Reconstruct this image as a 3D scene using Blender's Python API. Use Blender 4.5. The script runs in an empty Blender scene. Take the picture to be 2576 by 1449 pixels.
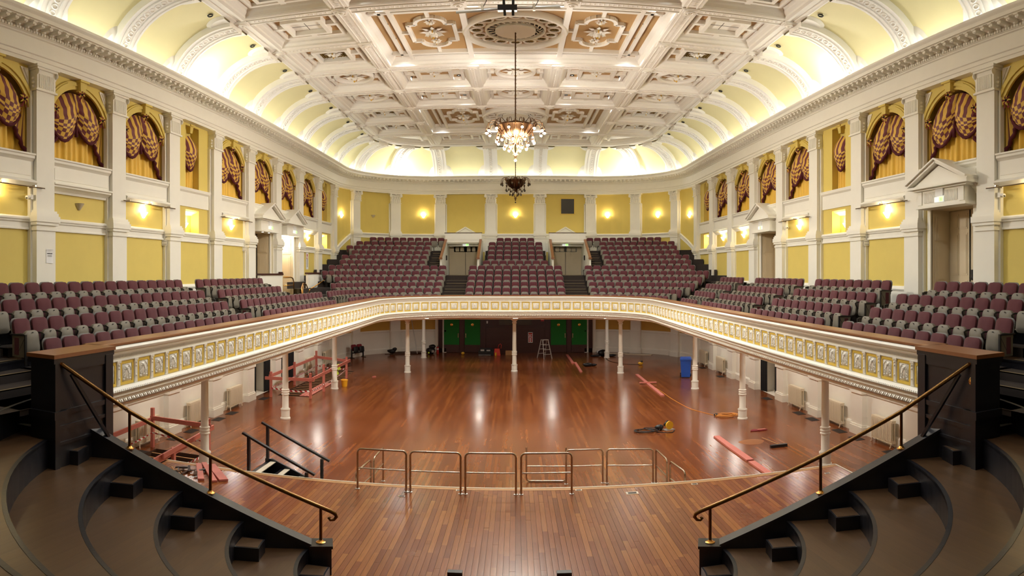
import bpy, bmesh, math, random
import numpy as np
from mathutils import Matrix, Vector
R = random.Random(7)
PI = math.pi
sc = bpy.context.scene
COL = sc.collection

# ------------------------------------------------------------------ camera
# stitched panorama: equirectangular, 90.5 x 50.9 degrees, standing on the choir steps
FPX, CXP, HZP = 1630.2, 1296.7, 684.6
cam_d = bpy.data.cameras.new('camera')
cam = bpy.data.objects.new('camera', cam_d); COL.objects.link(cam)
cam.location = (0, 0, 5.6); cam.rotation_euler = (PI / 2, 0, 0)
cam_d.type = 'PANO'; cam_d.panorama_type = 'EQUIRECTANGULAR'
cam_d.longitude_min = -CXP / FPX; cam_d.longitude_max = (2576 - CXP) / FPX
cam_d.latitude_min = -(1449 - HZP) / FPX; cam_d.latitude_max = HZP / FPX
sc.camera = cam

# ------------------------------------------------------------------ world, exposure
wd = bpy.data.worlds.new('world'); sc.world = wd; wd.use_nodes = True
wd.node_tree.nodes['Background'].inputs[0].default_value = (1, .93, .82, 1)
wd.node_tree.nodes['Background'].inputs[1].default_value = 0.0
vs = sc.view_settings
vs.view_transform = 'Standard'; vs.look = 'None'; vs.gamma = 1; vs.use_curve_mapping = False
vs.exposure = 1.05
try:
    sc.cycles.use_denoising = True
    sc.cycles.max_bounces = 8; sc.cycles.diffuse_bounces = 5; sc.cycles.glossy_bounces = 3
    sc.cycles.caustics_reflective = False; sc.cycles.caustics_refractive = False
    sc.cycles.sample_clamp_indirect = 6
except Exception:
    pass

# ------------------------------------------------------------------ room measures (metres, floor z = 0)
W = 11.25            # half width of the hall at the wall face
YC, RC, CXA = 38.7, 6.25, 5.0      # rounded far corners: centre (+-5, 38.7), radius 6.25
YB = YC + RC         # far wall
Y0 = -5.0            # choir end
P0, PITCH = 12.44, 3.286           # pilaster axis positions along the side walls
def YK(k): return P0 + PITCH * k
PILW = .73

# ------------------------------------------------------------------ large lights: lamps hidden in the cornice trough
L_COVE, L_WARM = 1.0, (1, .86, .66)
def area(name, loc, sx, sy, power, color, rot):
    d = bpy.data.lights.new(name, 'AREA'); d.shape = 'RECTANGLE'; d.size = sx; d.size_y = sy
    d.energy = power; d.color = color
    o = bpy.data.objects.new(name, d); COL.objects.link(o); o.location = loc; o.rotation_euler = rot
    return o
COVE_C = (.9, .97, 1.0)
POW = 3.6
for s in (-1, 1):    # side troughs, facing up and a little towards the room
    n = 3; y0, y1 = -3.0, 38.7
    for i in range(n):
        a, b = y0 + (y1 - y0) * i / n, y0 + (y1 - y0) * (i + 1) / n
        area('cornice_strip_light', (s * 10.86, (a + b) / 2, 12.02), .22, b - a, POW * (b - a), COVE_C, (PI, s * .1, 0))
    for i in range(4):
        a = (i + .5) * PI / 8; r = RC - .39
        area('cornice_strip_light', (s * (CXA + r * math.cos(a)), YC + r * math.sin(a), 12.02), .22, r * PI / 8, POW * r * PI / 8, COVE_C,
             (PI, 0, (a if s > 0 else -a)))
area('cornice_strip_light', (0, YB - .39, 12.02), 10.0, .22, POW * 10, COVE_C, (PI, 0, 0))

# ------------------------------------------------------------------ helpers
def lin(r, g, b):
    f = lambda c: (c / 255 / 12.92) if c / 255 <= .04045 else ((c / 255 + .055) / 1.055) ** 2.4
    return (f(r), f(g), f(b), 1)
MATS = {}
def mat(name, rgb, rough=.6, metal=0, bump=0, bscale=30, var=0, vscale=3, spec=None, emit=None, estr=0, sheen=0):
    m = bpy.data.materials.new(name); m.use_nodes = True
    nt = m.node_tree; b = nt.nodes['Principled BSDF']
    c = lin(*rgb)
    b.inputs['Base Color'].default_value = c
    b.inputs['Roughness'].default_value = rough; b.inputs['Metallic'].default_value = metal
    if spec is not None: b.inputs['Specular IOR Level'].default_value = spec
    if sheen: b.inputs['Sheen Weight'].default_value = sheen
    if emit: b.inputs['Emission Color'].default_value = lin(*emit); b.inputs['Emission Strength'].default_value = estr
    if var or bump:
        geo = nt.nodes.new('ShaderNodeNewGeometry')
    if var:
        nz = nt.nodes.new('ShaderNodeTexNoise'); nz.inputs['Scale'].default_value = vscale; nz.inputs['Detail'].default_value = 6
        nt.links.new(geo.outputs['Position'], nz.inputs['Vector'])
        mx = nt.nodes.new('ShaderNodeMixRGB'); mx.blend_type = 'MIX'
        mx.inputs[1].default_value = tuple(x * (1 - var) for x in c[:3]) + (1,)
        mx.inputs[2].default_value = tuple(min(1, x * (1 + var)) for x in c[:3]) + (1,)
        nt.links.new(nz.outputs['Fac'], mx.inputs[0]); nt.links.new(mx.outputs[0], b.inputs['Base Color'])
    if bump:
        n2 = nt.nodes.new('ShaderNodeTexNoise'); n2.inputs['Scale'].default_value = bscale; n2.inputs['Detail'].default_value = 4
        nt.links.new(geo.outputs['Position'], n2.inputs['Vector'])
        bp = nt.nodes.new('ShaderNodeBump'); bp.inputs['Strength'].default_value = bump; bp.inputs['Distance'].default_value = .02
        nt.links.new(n2.outputs['Fac'], bp.inputs['Height']); nt.links.new(bp.outputs['Normal'], b.inputs['Normal'])
    MATS[name] = m
    return m
def math_node(nt, op, a, b=None, clamp=False):
    n = nt.nodes.new('ShaderNodeMath'); n.operation = op; n.use_clamp = clamp
    for i, v in enumerate((a, b)):
        if v is None: continue
        if isinstance(v, (int, float)): n.inputs[i].default_value = v
        else: nt.links.new(v, n.inputs[i])
    return n.outputs[0]

mat('white', (240, 237, 226), .55, bump=.05, bscale=60, var=.03)
mat('white_gloss', (240, 237, 226), .35, bump=.03, bscale=40, var=.03)
mat('plaster', (240, 236, 228), .6, bump=.06, bscale=50)
mat('yellow', (222, 200, 108), .7, bump=.12, bscale=90, var=.05, vscale=2)
mat('ochre', (205, 160, 72), .7, bump=.1, bscale=90, var=.05, vscale=2)
mat('gold_paint', (222, 190, 80), .45)
mat('cove_yellow', (226, 216, 166), .7, bump=.05, bscale=40, var=.04, vscale=1.5)
mat('coffer_tan', (178, 142, 94), .6, bump=.04, bscale=40, var=.04)
mat('door_cream', (214, 198, 168), .5, var=.04)
mat('maroon', (84, 27, 36), .85, bump=.15, bscale=220, var=.06, vscale=25, sheen=.15)
mat('grey_plastic', (112, 105, 92), .55, bump=.05, bscale=80, var=.05, vscale=8)
mat('dark_metal', (42, 40, 38), .38, bump=.02)
mat('seat_shell', (92, 88, 82), .5)
mat('carpet_dark', (52, 42, 36), .9, bump=.3, bscale=200, var=.15, vscale=8)
mat('nosing', (120, 104, 76), .4)
mat('black_paint', (28, 28, 33), .32, bump=.05, bscale=25, var=.1)
mat('black_matt', (14, 13, 14), .8)
mat('rail_wood', (134, 86, 52), .3, var=.18, vscale=14)
mat('dark_wood', (70, 36, 30), .4, var=.2, vscale=9)
mat('brass', (214, 160, 84), .24, 1)
mat('bronze', (126, 92, 52), .3, 1, var=.15, vscale=12)
mat('old_bronze', (92, 66, 44), .38, 1, var=.2, vscale=20)
mat('steel', (182, 166, 146), .24, 1)
mat('alloy', (196, 192, 186), .4, .6)
mat('pink_timber', (196, 114, 100), .6, var=.1, vscale=18)
mat('raw_wood', (176, 130, 82), .65, var=.15, vscale=15)
mat('old_timber', (84, 58, 42), .75, var=.25, vscale=12)
mat('radiator', (226, 214, 188), .4)
mat('green_baize', (36, 118, 44), .9, bump=.2, bscale=150, var=.15, vscale=20)
mat('blue_plastic', (40, 84, 176), .35, var=.04)
mat('hivis', (214, 240, 70), .7)
mat('bucket_yellow', (240, 178, 40), .4)
mat('red_paint', (186, 36, 30), .35)
mat('red_orange', (214, 66, 46), .5)
mat('paper', (240, 240, 240), .6)
mat('ink', (40, 40, 44), .7)
mat('black_plastic', (22, 22, 24), .45)
mat('tool_yellow', (226, 176, 40), .4)
mat('cord_orange', (222, 150, 60), .5)
mat('glass_dark', (60, 58, 54), .15, spec=.6)
mat('grate', (58, 46, 40), .5, .3)
mat('dust', (150, 98, 62), .95, bump=.4, bscale=60)
mat('lamp_glass', (255, 236, 190), .4, emit=(255, 226, 160), estr=9)
mat('lamp_off', (206, 196, 172), .4)
mat('bulb', (255, 240, 210), .4, emit=(255, 232, 196), estr=160)
mat('spot_lens', (255, 246, 226), .4, emit=(255, 240, 214), estr=9)
mat('exit_green', (120, 235, 90), .4, emit=(130, 240, 100), estr=1.6)
mat('exit_white', (235, 238, 235), .5, emit=(235, 238, 235), estr=.3)
mat('gold_leaf', (214, 172, 84), .35, .6)
mat('grille_gold', (150, 120, 50), .45, .5)
mat('mug', (238, 234, 224), .3)
mat('white_strip', (216, 206, 184), .5)
mat('dk_red', (120, 26, 36), .8)

def wood_floor(name, tones, width, rough, lw, gap=.05, axis=0, bumpk=.25, scuff=.2):
    """planks running along Y (axis 0) drawn by world position; tone per board, grain, dark joints"""
    m = bpy.data.materials.new(name); m.use_nodes = True; nt = m.node_tree; b = nt.nodes['Principled BSDF']
    geo = nt.nodes.new('ShaderNodeNewGeometry'); sep = nt.nodes.new('ShaderNodeSeparateXYZ')
    nt.links.new(geo.outputs['Position'], sep.inputs[0])
    x = sep.outputs[axis]; y = sep.outputs[1 - axis]
    xs = math_node(nt, 'DIVIDE', x, width); ix = math_node(nt, 'FLOOR', xs); fx = math_node(nt, 'FRACT', xs)
    wn = nt.nodes.new('ShaderNodeTexWhiteNoise'); wn.noise_dimensions = '1D'; nt.links.new(ix, wn.inputs['W'])
    off = math_node(nt, 'MULTIPLY', wn.outputs['Value'], lw)
    ys = math_node(nt, 'DIVIDE', math_node(nt, 'ADD', y, off), lw); iy = math_node(nt, 'FLOOR', ys); fy = math_node(nt, 'FRACT', ys)
    cmb = nt.nodes.new('ShaderNodeCombineXYZ'); nt.links.new(ix, cmb.inputs[0]); nt.links.new(iy, cmb.inputs[1])
    w2 = nt.nodes.new('ShaderNodeTexWhiteNoise'); w2.noise_dimensions = '2D'; nt.links.new(cmb.outputs[0], w2.inputs['Vector'])
    ramp = nt.nodes.new('ShaderNodeValToRGB'); cr = ramp.color_ramp
    while len(cr.elements) < len(tones): cr.elements.new(.5)
    for i, t in enumerate(tones):
        cr.elements[i].position = i / (len(tones) - 1); cr.elements[i].color = lin(*t)
    nt.links.new(w2.outputs['Value'], ramp.inputs[0])
    gv = nt.nodes.new('ShaderNodeCombineXYZ')
    nt.links.new(math_node(nt, 'MULTIPLY', x, 60), gv.inputs[0]); nt.links.new(math_node(nt, 'MULTIPLY', y, 3), gv.inputs[1])
    nt.links.new(math_node(nt, 'MULTIPLY', w2.outputs['Value'], 30), gv.inputs[2])
    gn = nt.nodes.new('ShaderNodeTexNoise'); gn.inputs['Scale'].default_value = 1; gn.inputs['Detail'].default_value = 5
    nt.links.new(gv.outputs[0], gn.inputs['Vector'])
    grain = math_node(nt, 'ADD', math_node(nt, 'MULTIPLY', gn.outputs['Fac'], .5), .75)
    big = nt.nodes.new('ShaderNodeTexNoise'); big.inputs['Scale'].default_value = .35; big.inputs['Detail'].default_value = 5
    nt.links.new(geo.outputs['Position'], big.inputs['Vector'])
    wear = math_node(nt, 'ADD', math_node(nt, 'MULTIPLY', big.outputs['Fac'], .4), .8)
    d = math_node(nt, 'MINIMUM', math_node(nt, 'MULTIPLY', math_node(nt, 'MINIMUM', fx, math_node(nt, 'SUBTRACT', 1, fx)), width),
                  math_node(nt, 'MULTIPLY', math_node(nt, 'MINIMUM', fy, math_node(nt, 'SUBTRACT', 1, fy)), lw))
    joint = math_node(nt, 'MULTIPLY', math_node(nt, 'DIVIDE', d, width * gap, True), 1)
    jf = math_node(nt, 'ADD', math_node(nt, 'MULTIPLY', joint, .3), .7)
    k = math_node(nt, 'MULTIPLY', math_node(nt, 'MULTIPLY', grain, wear), jf)
    mul = nt.nodes.new('ShaderNodeVectorMath'); mul.operation = 'SCALE'
    nt.links.new(ramp.outputs[0], mul.inputs[0]); nt.links.new(k, mul.inputs['Scale'])
    nt.links.new(mul.outputs[0], b.inputs['Base Color'])
    rn = math_node(nt, 'ADD', math_node(nt, 'MULTIPLY', big.outputs['Fac'], scuff), rough - scuff / 2)
    nt.links.new(rn, b.inputs['Roughness'])
    # gentle cupping of every board breaks the reflections into stripes
    cup = math_node(nt, 'ADD', math_node(nt, 'MULTIPLY', math_node(nt, 'SINE', math_node(nt, 'MULTIPLY', fx, PI)), .6), math_node(nt, 'MULTIPLY', w2.outputs['Value'], .5))
    cup = math_node(nt, 'ADD', cup, math_node(nt, 'MULTIPLY', gn.outputs['Fac'], .15))
    bp = nt.nodes.new('ShaderNodeBump'); bp.inputs['Strength'].default_value = bumpk; bp.inputs['Distance'].default_value = .004
    nt.links.new(cup, bp.inputs['Height']); nt.links.new(bp.outputs['Normal'], b.inputs['Normal'])
    b.inputs['Specular IOR Level'].default_value = .5
    MATS[name] = m
wood_floor('floor_wood', [(104, 54, 26), (112, 58, 28), (118, 63, 31), (132, 74, 35), (108, 56, 27)], .085, .22, 2.6, bumpk=.14)
wood_floor('stage_wood', [(112, 58, 30), (122, 65, 33), (132, 73, 37), (148, 90, 44), (117, 61, 31)], .095, .25, 2.1, bumpk=.2)
wood_floor('tread_wood', [(76, 55, 36), (80, 58, 38), (84, 61, 40)], .14, .34, 9, gap=.04, bumpk=.15, scuff=.12)

class MB:
    """collects faces; build() links them as one mesh object"""
    def __init__(s): s.v = []; s.f = []; s.m = []; s.mi = 0; s.mats = []
    def use(s, name):
        if name not in s.mats: s.mats.append(name)
        s.mi = s.mats.index(name); return s
    def add(s, vs, fs, T=None):
        n = len(s.v)
        s.v += [T(*v) for v in vs] if T else [tuple(v) for v in vs]
        s.f += [tuple(i + n for i in f) for f in fs]; s.m += [s.mi] * len(fs)
    def box(s, x0, x1, y0, y1, z0, z1, T=None):
        s.add([(x0, y0, z0), (x1, y0, z0), (x1, y1, z0), (x0, y1, z0), (x0, y0, z1), (x1, y0, z1), (x1, y1, z1), (x0, y1, z1)],
              [(3, 2, 1, 0), (4, 5, 6, 7), (0, 1, 5, 4), (1, 2, 6, 5), (2, 3, 7, 6), (3, 0, 4, 7)], T)
    def quad(s, a, b, c, d, T=None): s.add([a, b, c, d], [(0, 1, 2, 3)], T)
    def bar(s, p, q, w, h, up=(0, 0, 1)):
        p, q = Vector(p), Vector(q); d = (q - p).normalized(); u = Vector(up)
        if abs(d.dot(u)) > .98: u = Vector((0, 1, 0))
        a = d.cross(u).normalized() * w / 2; b = a.cross(d).normalized() * h / 2
        s.add([tuple(p - a - b), tuple(p + a - b), tuple(p + a + b), tuple(p - a + b), tuple(q - a - b), tuple(q + a - b), tuple(q + a + b), tuple(q - a + b)],
              [(0, 1, 2, 3), (7, 6, 5, 4), (0, 4, 5, 1), (1, 5, 6, 2), (2, 6, 7, 3), (3, 7, 4, 0)])
    def tube(s, pts, r, n=8, close=False, cap=True):
        P = [Vector(p) for p in pts]; m = len(P); rings = []
        rr = r if isinstance(r, (list, tuple)) else [r] * m
        prev = None
        for i in range(m):
            if close: d = P[(i + 1) % m] - P[i - 1]
            else: d = P[min(i + 1, m - 1)] - P[max(i - 1, 0)]
            d = d.normalized() if d.length > 1e-9 else Vector((0, 0, 1))
            if prev is None:
                u = Vector((0, 0, 1)) if abs(d.z) < .9 else Vector((1, 0, 0))
                a = d.cross(u).normalized()
            else:
                a = (prev - d * prev.dot(d))
                a = a.normalized() if a.length > 1e-6 else d.cross(Vector((0, 0, 1))).normalized()
            prev = a; b = d.cross(a)
            rings.append([tuple(P[i] + (a * math.cos(2 * PI * k / n) + b * math.sin(2 * PI * k / n)) * rr[i]) for k in range(n)])
        vs = [v for r_ in rings for v in r_]; fs = []
        for i in range(m if close else m - 1):
            j = (i + 1) % m
            for k in range(n):
                fs.append((i * n + k, i * n + (k + 1) % n, j * n + (k + 1) % n, j * n + k))
        if cap and not close:
            fs.append(tuple(range(n))[::-1]); fs.append(tuple(range((m - 1) * n, m * n)))
        s.add(vs, fs)
    def lathe(s, prof, n=16, c=(0, 0, 0), T=None, cap=True):
        vs = []; fs = []; m = len(prof)
        for r_, z in prof:
            vs += [(c[0] + r_ * math.cos(2 * PI * k / n), c[1] + r_ * math.sin(2 * PI * k / n), c[2] + z) for k in range(n)]
        for i in range(m - 1):
            for k in range(n): fs.append((i * n + k, i * n + (k + 1) % n, (i + 1) * n + (k + 1) % n, (i + 1) * n + k))
        if cap: fs.append(tuple(range(n))[::-1]); fs.append(tuple(range((m - 1) * n, m * n)))
        s.add(vs, fs, T)
    def grid(s, nu, nv, fn, closeu=False):
        vs = [fn(i / (nu if closeu else nu - 1), j / (nv - 1)) for j in range(nv) for i in range(nu)]
        fs = [(j * nu + i, j * nu + (i + 1) % nu, (j + 1) * nu + (i + 1) % nu, (j + 1) * nu + i)
              for j in range(nv - 1) for i in range(nu if closeu else nu - 1)]
        s.add(vs, fs)
    def prism(s, poly, z0, z1, T=None):
        n = len(poly)
        s.add([(x, y, z0) for x, y in poly] + [(x, y, z1) for x, y in poly],
              [tuple(range(n))[::-1], tuple(range(n, 2 * n))] + [(i, (i + 1) % n, (i + 1) % n + n, i + n) for i in range(n)], T)
    def ball(s, c, r, n=8, m=6, sz=1):
        s.lathe([(max(r * math.sin(PI * i / m), 1e-4), -r * math.cos(PI * i / m) * sz) for i in range(m + 1)], n, c, cap=False)
    def mesh(s, name, mats=None, smooth=False, recalc=True):
        me = bpy.data.meshes.new(name); me.from_pydata(s.v, [], s.f)
        for mn in (mats or s.mats or ['white']): me.materials.append(MATS[mn])
        if len(me.materials) > 1: me.polygons.foreach_set('material_index', s.m)
        if recalc:
            bm = bmesh.new(); bm.from_mesh(me); bmesh.ops.recalc_face_normals(bm, faces=bm.faces); bm.to_mesh(me); bm.free()
        if smooth:
            me.shade_smooth()
            if smooth is not True:
                try: me.set_sharp_from_angle(angle=math.radians(smooth))
                except Exception: pass
        me.update(); return me
    def build(s, name, material=None, parent=None, smooth=False, recalc=True):
        return link(name, s.mesh(name, [material] if isinstance(material, str) else material, smooth, recalc), parent)

def link(name, me, parent=None, loc=None, rz=None, scale=None):
    o = bpy.data.objects.new(name, me); COL.objects.link(o)
    if parent: o.parent = parent
    if loc is not None: o.location = loc
    if rz is not None: o.rotation_euler = (0, 0, rz)
    if scale is not None: o.scale = scale
    return o
def empty(name, loc=(0, 0, 0), rz=0):
    o = bpy.data.objects.new(name, None); COL.objects.link(o); o.location = loc; o.rotation_euler = (0, 0, rz)
    o.empty_display_size = .2
    return o
def tag(o, label, cat, group=None):
    o['label'] = label; o['category'] = cat
    if group: o['group'] = group
    return o
def struct(o, label=None):
    o['kind'] = 'structure'
    if label: o['label'] = label
    return o
def copy_tree(o, parent=None):
    c = o.copy(); COL.objects.link(c); c.parent = parent
    for ch in list(o.children): copy_tree(ch, c)
    return c
def rzof(nx, ny):            # rotation that turns local +y into (nx, ny)
    return math.atan2(-nx, ny)

# wall path: base points on the wall face with inward normals
def wall_path(n_arc=18, y0=Y0, dense=False):
    p = []
    ys = [y0, YC] if not dense else [y0 + (YC - y0) * i / 40 for i in range(41)]
    p += [(-W, y, 1, 0) for y in ys]
    for i in range(1, n_arc + 1):
        a = PI - i * PI / 2 / n_arc
        p.append((-CXA + RC * math.cos(a), YC + RC * math.sin(a), -math.cos(a), -math.sin(a)))
    for i in range(n_arc, -1, -1):
        a = i * PI / 2 / n_arc
        p.append((CXA + RC * math.cos(a), YC + RC * math.sin(a), -math.cos(a), -math.sin(a)))
    p += [(W, y, -1, 0) for y in reversed(ys[:-1])]
    return p
def sweep(mb, path, prof):
    """prof: list of (d inward, z); path: list of (x, y, nx, ny)"""
    vs = [(x + nx * d, y + ny * d, z) for x, y, nx, ny in path for d, z in prof]; n = len(prof)
    mb.add(vs, [(i * n + j, (i + 1) * n + j, (i + 1) * n + j + 1, i * n + j + 1) for i in range(len(path) - 1) for j in range(n - 1)])
def path_len(path, d=0):
    q = [(x + nx * d, y + ny * d) for x, y, nx, ny in path]; s = [0]
    for a, b in zip(q, q[1:]): s.append(s[-1] + math.dist(a, b))
    return s
def along(path, s, d=0):
    """point and normal at arc length s of the path offset by d"""
    S = path_len(path, d)
    for i in range(len(S) - 1):
        if s <= S[i + 1] or i == len(S) - 2:
            t = (s - S[i]) / (S[i + 1] - S[i]); a, b = path[i], path[i + 1]
            nx, ny = a[2] + (b[2] - a[2]) * t, a[3] + (b[3] - a[3]) * t; h = math.hypot(nx, ny)
            return (a[0] + (b[0] - a[0]) * t + (a[2] + (b[2] - a[2]) * t) * d, a[1] + (b[1] - a[1]) * t + (a[3] + (b[3] - a[3]) * t) * d, nx / h, ny / h)
# ================================================================== STRUCTURE
STAGE_Z = .75; STAGE_Y = 14.0; STAGE_X0, STAGE_X1 = -8.3, 7.5
PITS = [(-10.45, -8.95, 27.15, 35.3), (-10.55, -8.95, 14.25, 17.05)]

def rect_cells(xs, ys, inside_hole):
    xs = sorted(set(round(x, 4) for x in xs)); ys = sorted(set(round(y, 4) for y in ys))
    for a, b in zip(xs, xs[1:]):
        for c, d in zip(ys, ys[1:]):
            if not inside_hole((a + b) / 2, (c + d) / 2): yield a, b, c, d

# ---- floor with two opened-up pits
mb = MB(); mb.use('floor_wood')
xs = [-11.25, 11.25] + [v for p in PITS for v in p[:2]]; ys = [6.0, YC] + [v for p in PITS for v in p[2:]]
hole = lambda x, y: any(p[0] < x < p[1] and p[2] < y < p[3] for p in PITS)
for a, b, c, d in rect_cells(xs, ys, hole): mb.quad((a, c, 0), (b, c, 0), (b, d, 0), (a, d, 0))
far = [(x, y) for x, y, nx, ny in wall_path(18) if y >= YC - .01]
mb.add([(x, y, 0) for x, y in far], [tuple(range(len(far)))[::-1]])
floor = struct(mb.build('floor', recalc=False), 'polished reddish-brown strip floor of the hall')
mb = MB(); mb.use('old_timber')
for x0, x1, y0, y1 in PITS:
    mb.quad((x0, y0, -.7), (x1, y0, -.7), (x1, y1, -.7), (x0, y1, -.7))
    for q in (((x0, y0), (x1, y0)), ((x1, y0), (x1, y1)), ((x1, y1), (x0, y1)), ((x0, y1), (x0, y0))):
        mb.quad((*q[0], -.7), (*q[1], -.7), (*q[1], 0), (*q[0], 0))
mb.build('pit_lining', parent=floor)
jm = {}
for x0, x1, y0, y1 in PITS:
    n = int((y1 - y0) / .45)
    for i in range(n):
        y = y0 + .3 + i * .45
        if x0 not in jm:
            m = MB(); m.use('old_timber'); m.box(x0, x1, -.03, .03, -.27, -.07); m.use('raw_wood'); m.box(x0, x1, -.031, .031, -.07, -.062); jm[x0] = m.mesh('joist')
        link('joist', jm[x0], floor, (0, y, 0))

# ---- side walls, cut for windows, niches and doors
ARCH_BAYS = (-1, 0, 1, 3, 4, 5, 6); NICHE_BAYS = (2, 7)
AR, AZ0, AZS = 1.26, 8.62, 9.52           # arch radius, sill, springing
UPDOOR = {-1: (4, 5), 1: (0, 4)}; LOWDOOR = {-1: (4, 5), 1: (4,)}
def bayc(k): return YK(k) + PITCH / 2
def holes_for(s):
    H = []
    for k in ARCH_BAYS: H.append((bayc(k) - AR, bayc(k) + AR, AZ0, AZS + AR))
    for k in NICHE_BAYS:
        H.append((bayc(k) - .5, bayc(k) + .5, AZ0, 10.95)); H.append((bayc(k) - .5, bayc(k) + .5, 7.04, 7.86))
    for k in UPDOOR[s]: H.append((bayc(k) - .95, bayc(k) + .95, 4.3, 7.4))
    for k in LOWDOOR[s]: H.append((bayc(k) - .95, bayc(k) + .95, 0, 2.6))
    return H
WALLS = {}
for s, nm in ((-1, 'wall_left'), (1, 'wall_right')):
    H = holes_for(s); mb = MB()
    zs = [0, 1.5, 3.25, 11.1] + [z for h in H for z in h[2:]]; ys = [Y0, YC] + [y for h in H for y in h[:2]]
    for a, b, c, d in rect_cells(ys, zs, lambda y, z: any(h[0] < y < h[1] and h[2] < z < h[3] for h in H)):
        mb.use('white' if d <= 1.51 else 'ochre' if d <= 3.26 else 'yellow')
        mb.quad((s * W, a, c), (s * W, b, c), (s * W, b, d), (s * W, a, d))
    # plaster above the window arches
    mb.use('yellow')
    for k in ARCH_BAYS:
        n = 24; yc = bayc(k)
        pts = [(yc + AR * math.cos(PI * i / n), AZS + AR * math.sin(PI * i / n)) for i in range(n + 1)]
        for (ya, za), (yb, zb) in zip(pts, pts[1:]):
            mb.quad((s * W, ya, za), (s * W, yb, zb), (s * W, yb, AZS + AR), (s * W, ya, AZS + AR))
    # reveals and backs of the recesses
    for h, dep, m in [(h, .32 if h[2] > 5 and h[1] - h[0] > 1.2 else .34 if h[2] > 5 else .7, 'yellow' if h[2] > 5 else 'door_cream' if h[2] > 1 else 'white') for h in H]:
        a, b, c, d = h; mb.use(m); X, XD = s * W, s * (W + dep)
        for q in (((a, c), (b, c)), ((b, c), (b, d)), ((b, d), (a, d)), ((a, d), (a, c))):
            mb.quad((X, *q[0]), (X, *q[1]), (XD, *q[1]), (XD, *q[0]))
        mb.quad((XD, a, c), (XD, b, c), (XD, b, d), (XD, a, d))
    WALLS[s] = struct(mb.build(nm, recalc=False), 'yellow side wall between white pilasters with arched curtained windows')
bp = [p for p in wall_path(24) if p[1] >= YC - 1e-6]
mb = MB(); mb.use('white'); sweep(mb, bp, [(0, 0), (0, 1.5)]); mb.use('ochre'); sweep(mb, bp, [(0, 1.5), (0, 3.25)]); mb.use('yellow'); sweep(mb, bp, [(0, 3.25), (0, 11.1)])
WALL_B = struct(mb.build('wall_back', recalc=False), 'yellow far wall with rounded corners above the raked seats')
mb = MB(); mb.use('white'); mb.quad((-W, Y0, 0), (W, Y0, 0), (W, Y0, 12), (-W, Y0, 12)); mb.quad((-W, Y0, 12), (W, Y0, 12), (W, Y0, 14.7), (-W, Y0, 14.7))
struct(mb.build('wall_front', recalc=False))

# ---- pilasters
def pil_meshes(z_low, z_dado, z_base, z_cap, corinthian=False):
    w = PILW / 2; d = .25
    a = MB(); a.use('white')
    a.box(-w, w, -.03, d, z_low, z_dado - .02)                       # pedestal
    a.box(-w + .02, w - .02, -.03, d - .02, z_dado + .3, z_cap)       # shaft
    a.box(w, w + .07, -.03, .1, z_low, z_cap); a.box(-w - .07, -w, -.03, .1, z_low, z_cap)   # narrow backing strips
    shaft = a.mesh('pilaster')
    b = MB(); b.use('white')
    e = .0
    for z0, z1, p in ((z_dado - .02, z_dado + .06, .03), (z_dado + .06, z_dado + .12, .0), (z_dado + .12, z_dado + .2, .06), (z_dado + .2, z_dado + .36, .09),
                      (z_dado + .36, z_dado + .44, .06), (z_dado + .44, z_dado + .5, .03)):
        b.box(-w - p, w + p, -.03, d + p, z0, z1)
    base = b.mesh('base_moulding')
    c = MB(); c.use('white')
    zc = z_cap
    c.box(-w - .04, w + .04, -.03, d + .04, zc, zc + .05)
    if not corinthian:
        c.box(-w + .01, w - .01, -.03, d + .01, zc + .05, zc + .62)
        nf = 11
        for i in range(nf):
            x = -w + .1 + (PILW - .2) * i / (nf - 1)
            c.box(x - .016, x + .016, d, d + .035, zc + .08, zc + .46)
        for sx in (-1, 1):                                            # volutes and leaf scrolls
            c.lathe([(.001, 0), (.085, 0), (.085, .1), (.05, .12), (.03, .14), (.001, .14)], 12, cap=False,
                    T=lambda x, y, z, sx=sx: (sx * (w - .02) + z * sx * .3, d + .0 + y * .9 + .02, zc + .52 + x))
            for q in range(3):
                c.ball((sx * (w + .015), d * .55, zc + .12 + q * .11), .045, 6, 4)
        c.box(-w - .03, w + .03, -.03, d + .06, zc + .58, zc + .64); c.box(-w - .07, w + .07, -.03, d + .09, zc + .64, zc + .71)
    else:
        c.box(-w + .02, w - .02, -.03, d, zc + .05, zc + .62)
        for i in range(5):                                            # lower leaves
            x = (-2 + i) * w * .42
            c.lathe([(.05, 0), (.075, .1), (.06, .2), (.085, .27), (.02, .29)], 6, (x, d, zc + .06))
        for i in range(4):
            x = (-1.5 + i) * w * .5
            c.lathe([(.045, 0), (.07, .08), (.09, .16), (.02, .19)], 6, (x, d + .02, zc + .3))
        for sx in (-1, 1):
            c.lathe([(.001, 0), (.1, 0), (.11, .07), (.06, .11), (.001, .12)], 12, cap=False, T=lambda x, y, z, sx=sx: (sx * (w + .01) + x * .9, d + .03 + z * .8, zc + .54 + y))
            c.tube([(sx * .03, d + .03, zc + .3), (sx * .12, d + .06, zc + .45), (sx * (w - .06), d + .06, zc + .58)], .03, 6)
        c.ball((0, d + .06, zc + .6), .06, 8, 6)
        c.box(-w - .08, w + .08, -.03, d + .1, zc + .64, zc + .71)
    return shaft, base, c.mesh('capital')
SIDE_PIL = pil_meshes(3.2, 6.68, 7.0, 10.32)
BACK_PIL = pil_meshes(5.5, 7.93, 8.3, 10.32, True)
def place_pil(parent, meshes, x, y, nx, ny):
    rz = rzof(nx, ny)
    p = link('pilaster', meshes[0], parent, (x, y, 0), rz)
    link('base_moulding', meshes[1], p); link('capital', meshes[2], p)
    return p
BACK_A = [math.radians(a) for a in (27.4, 58.0)]
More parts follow.
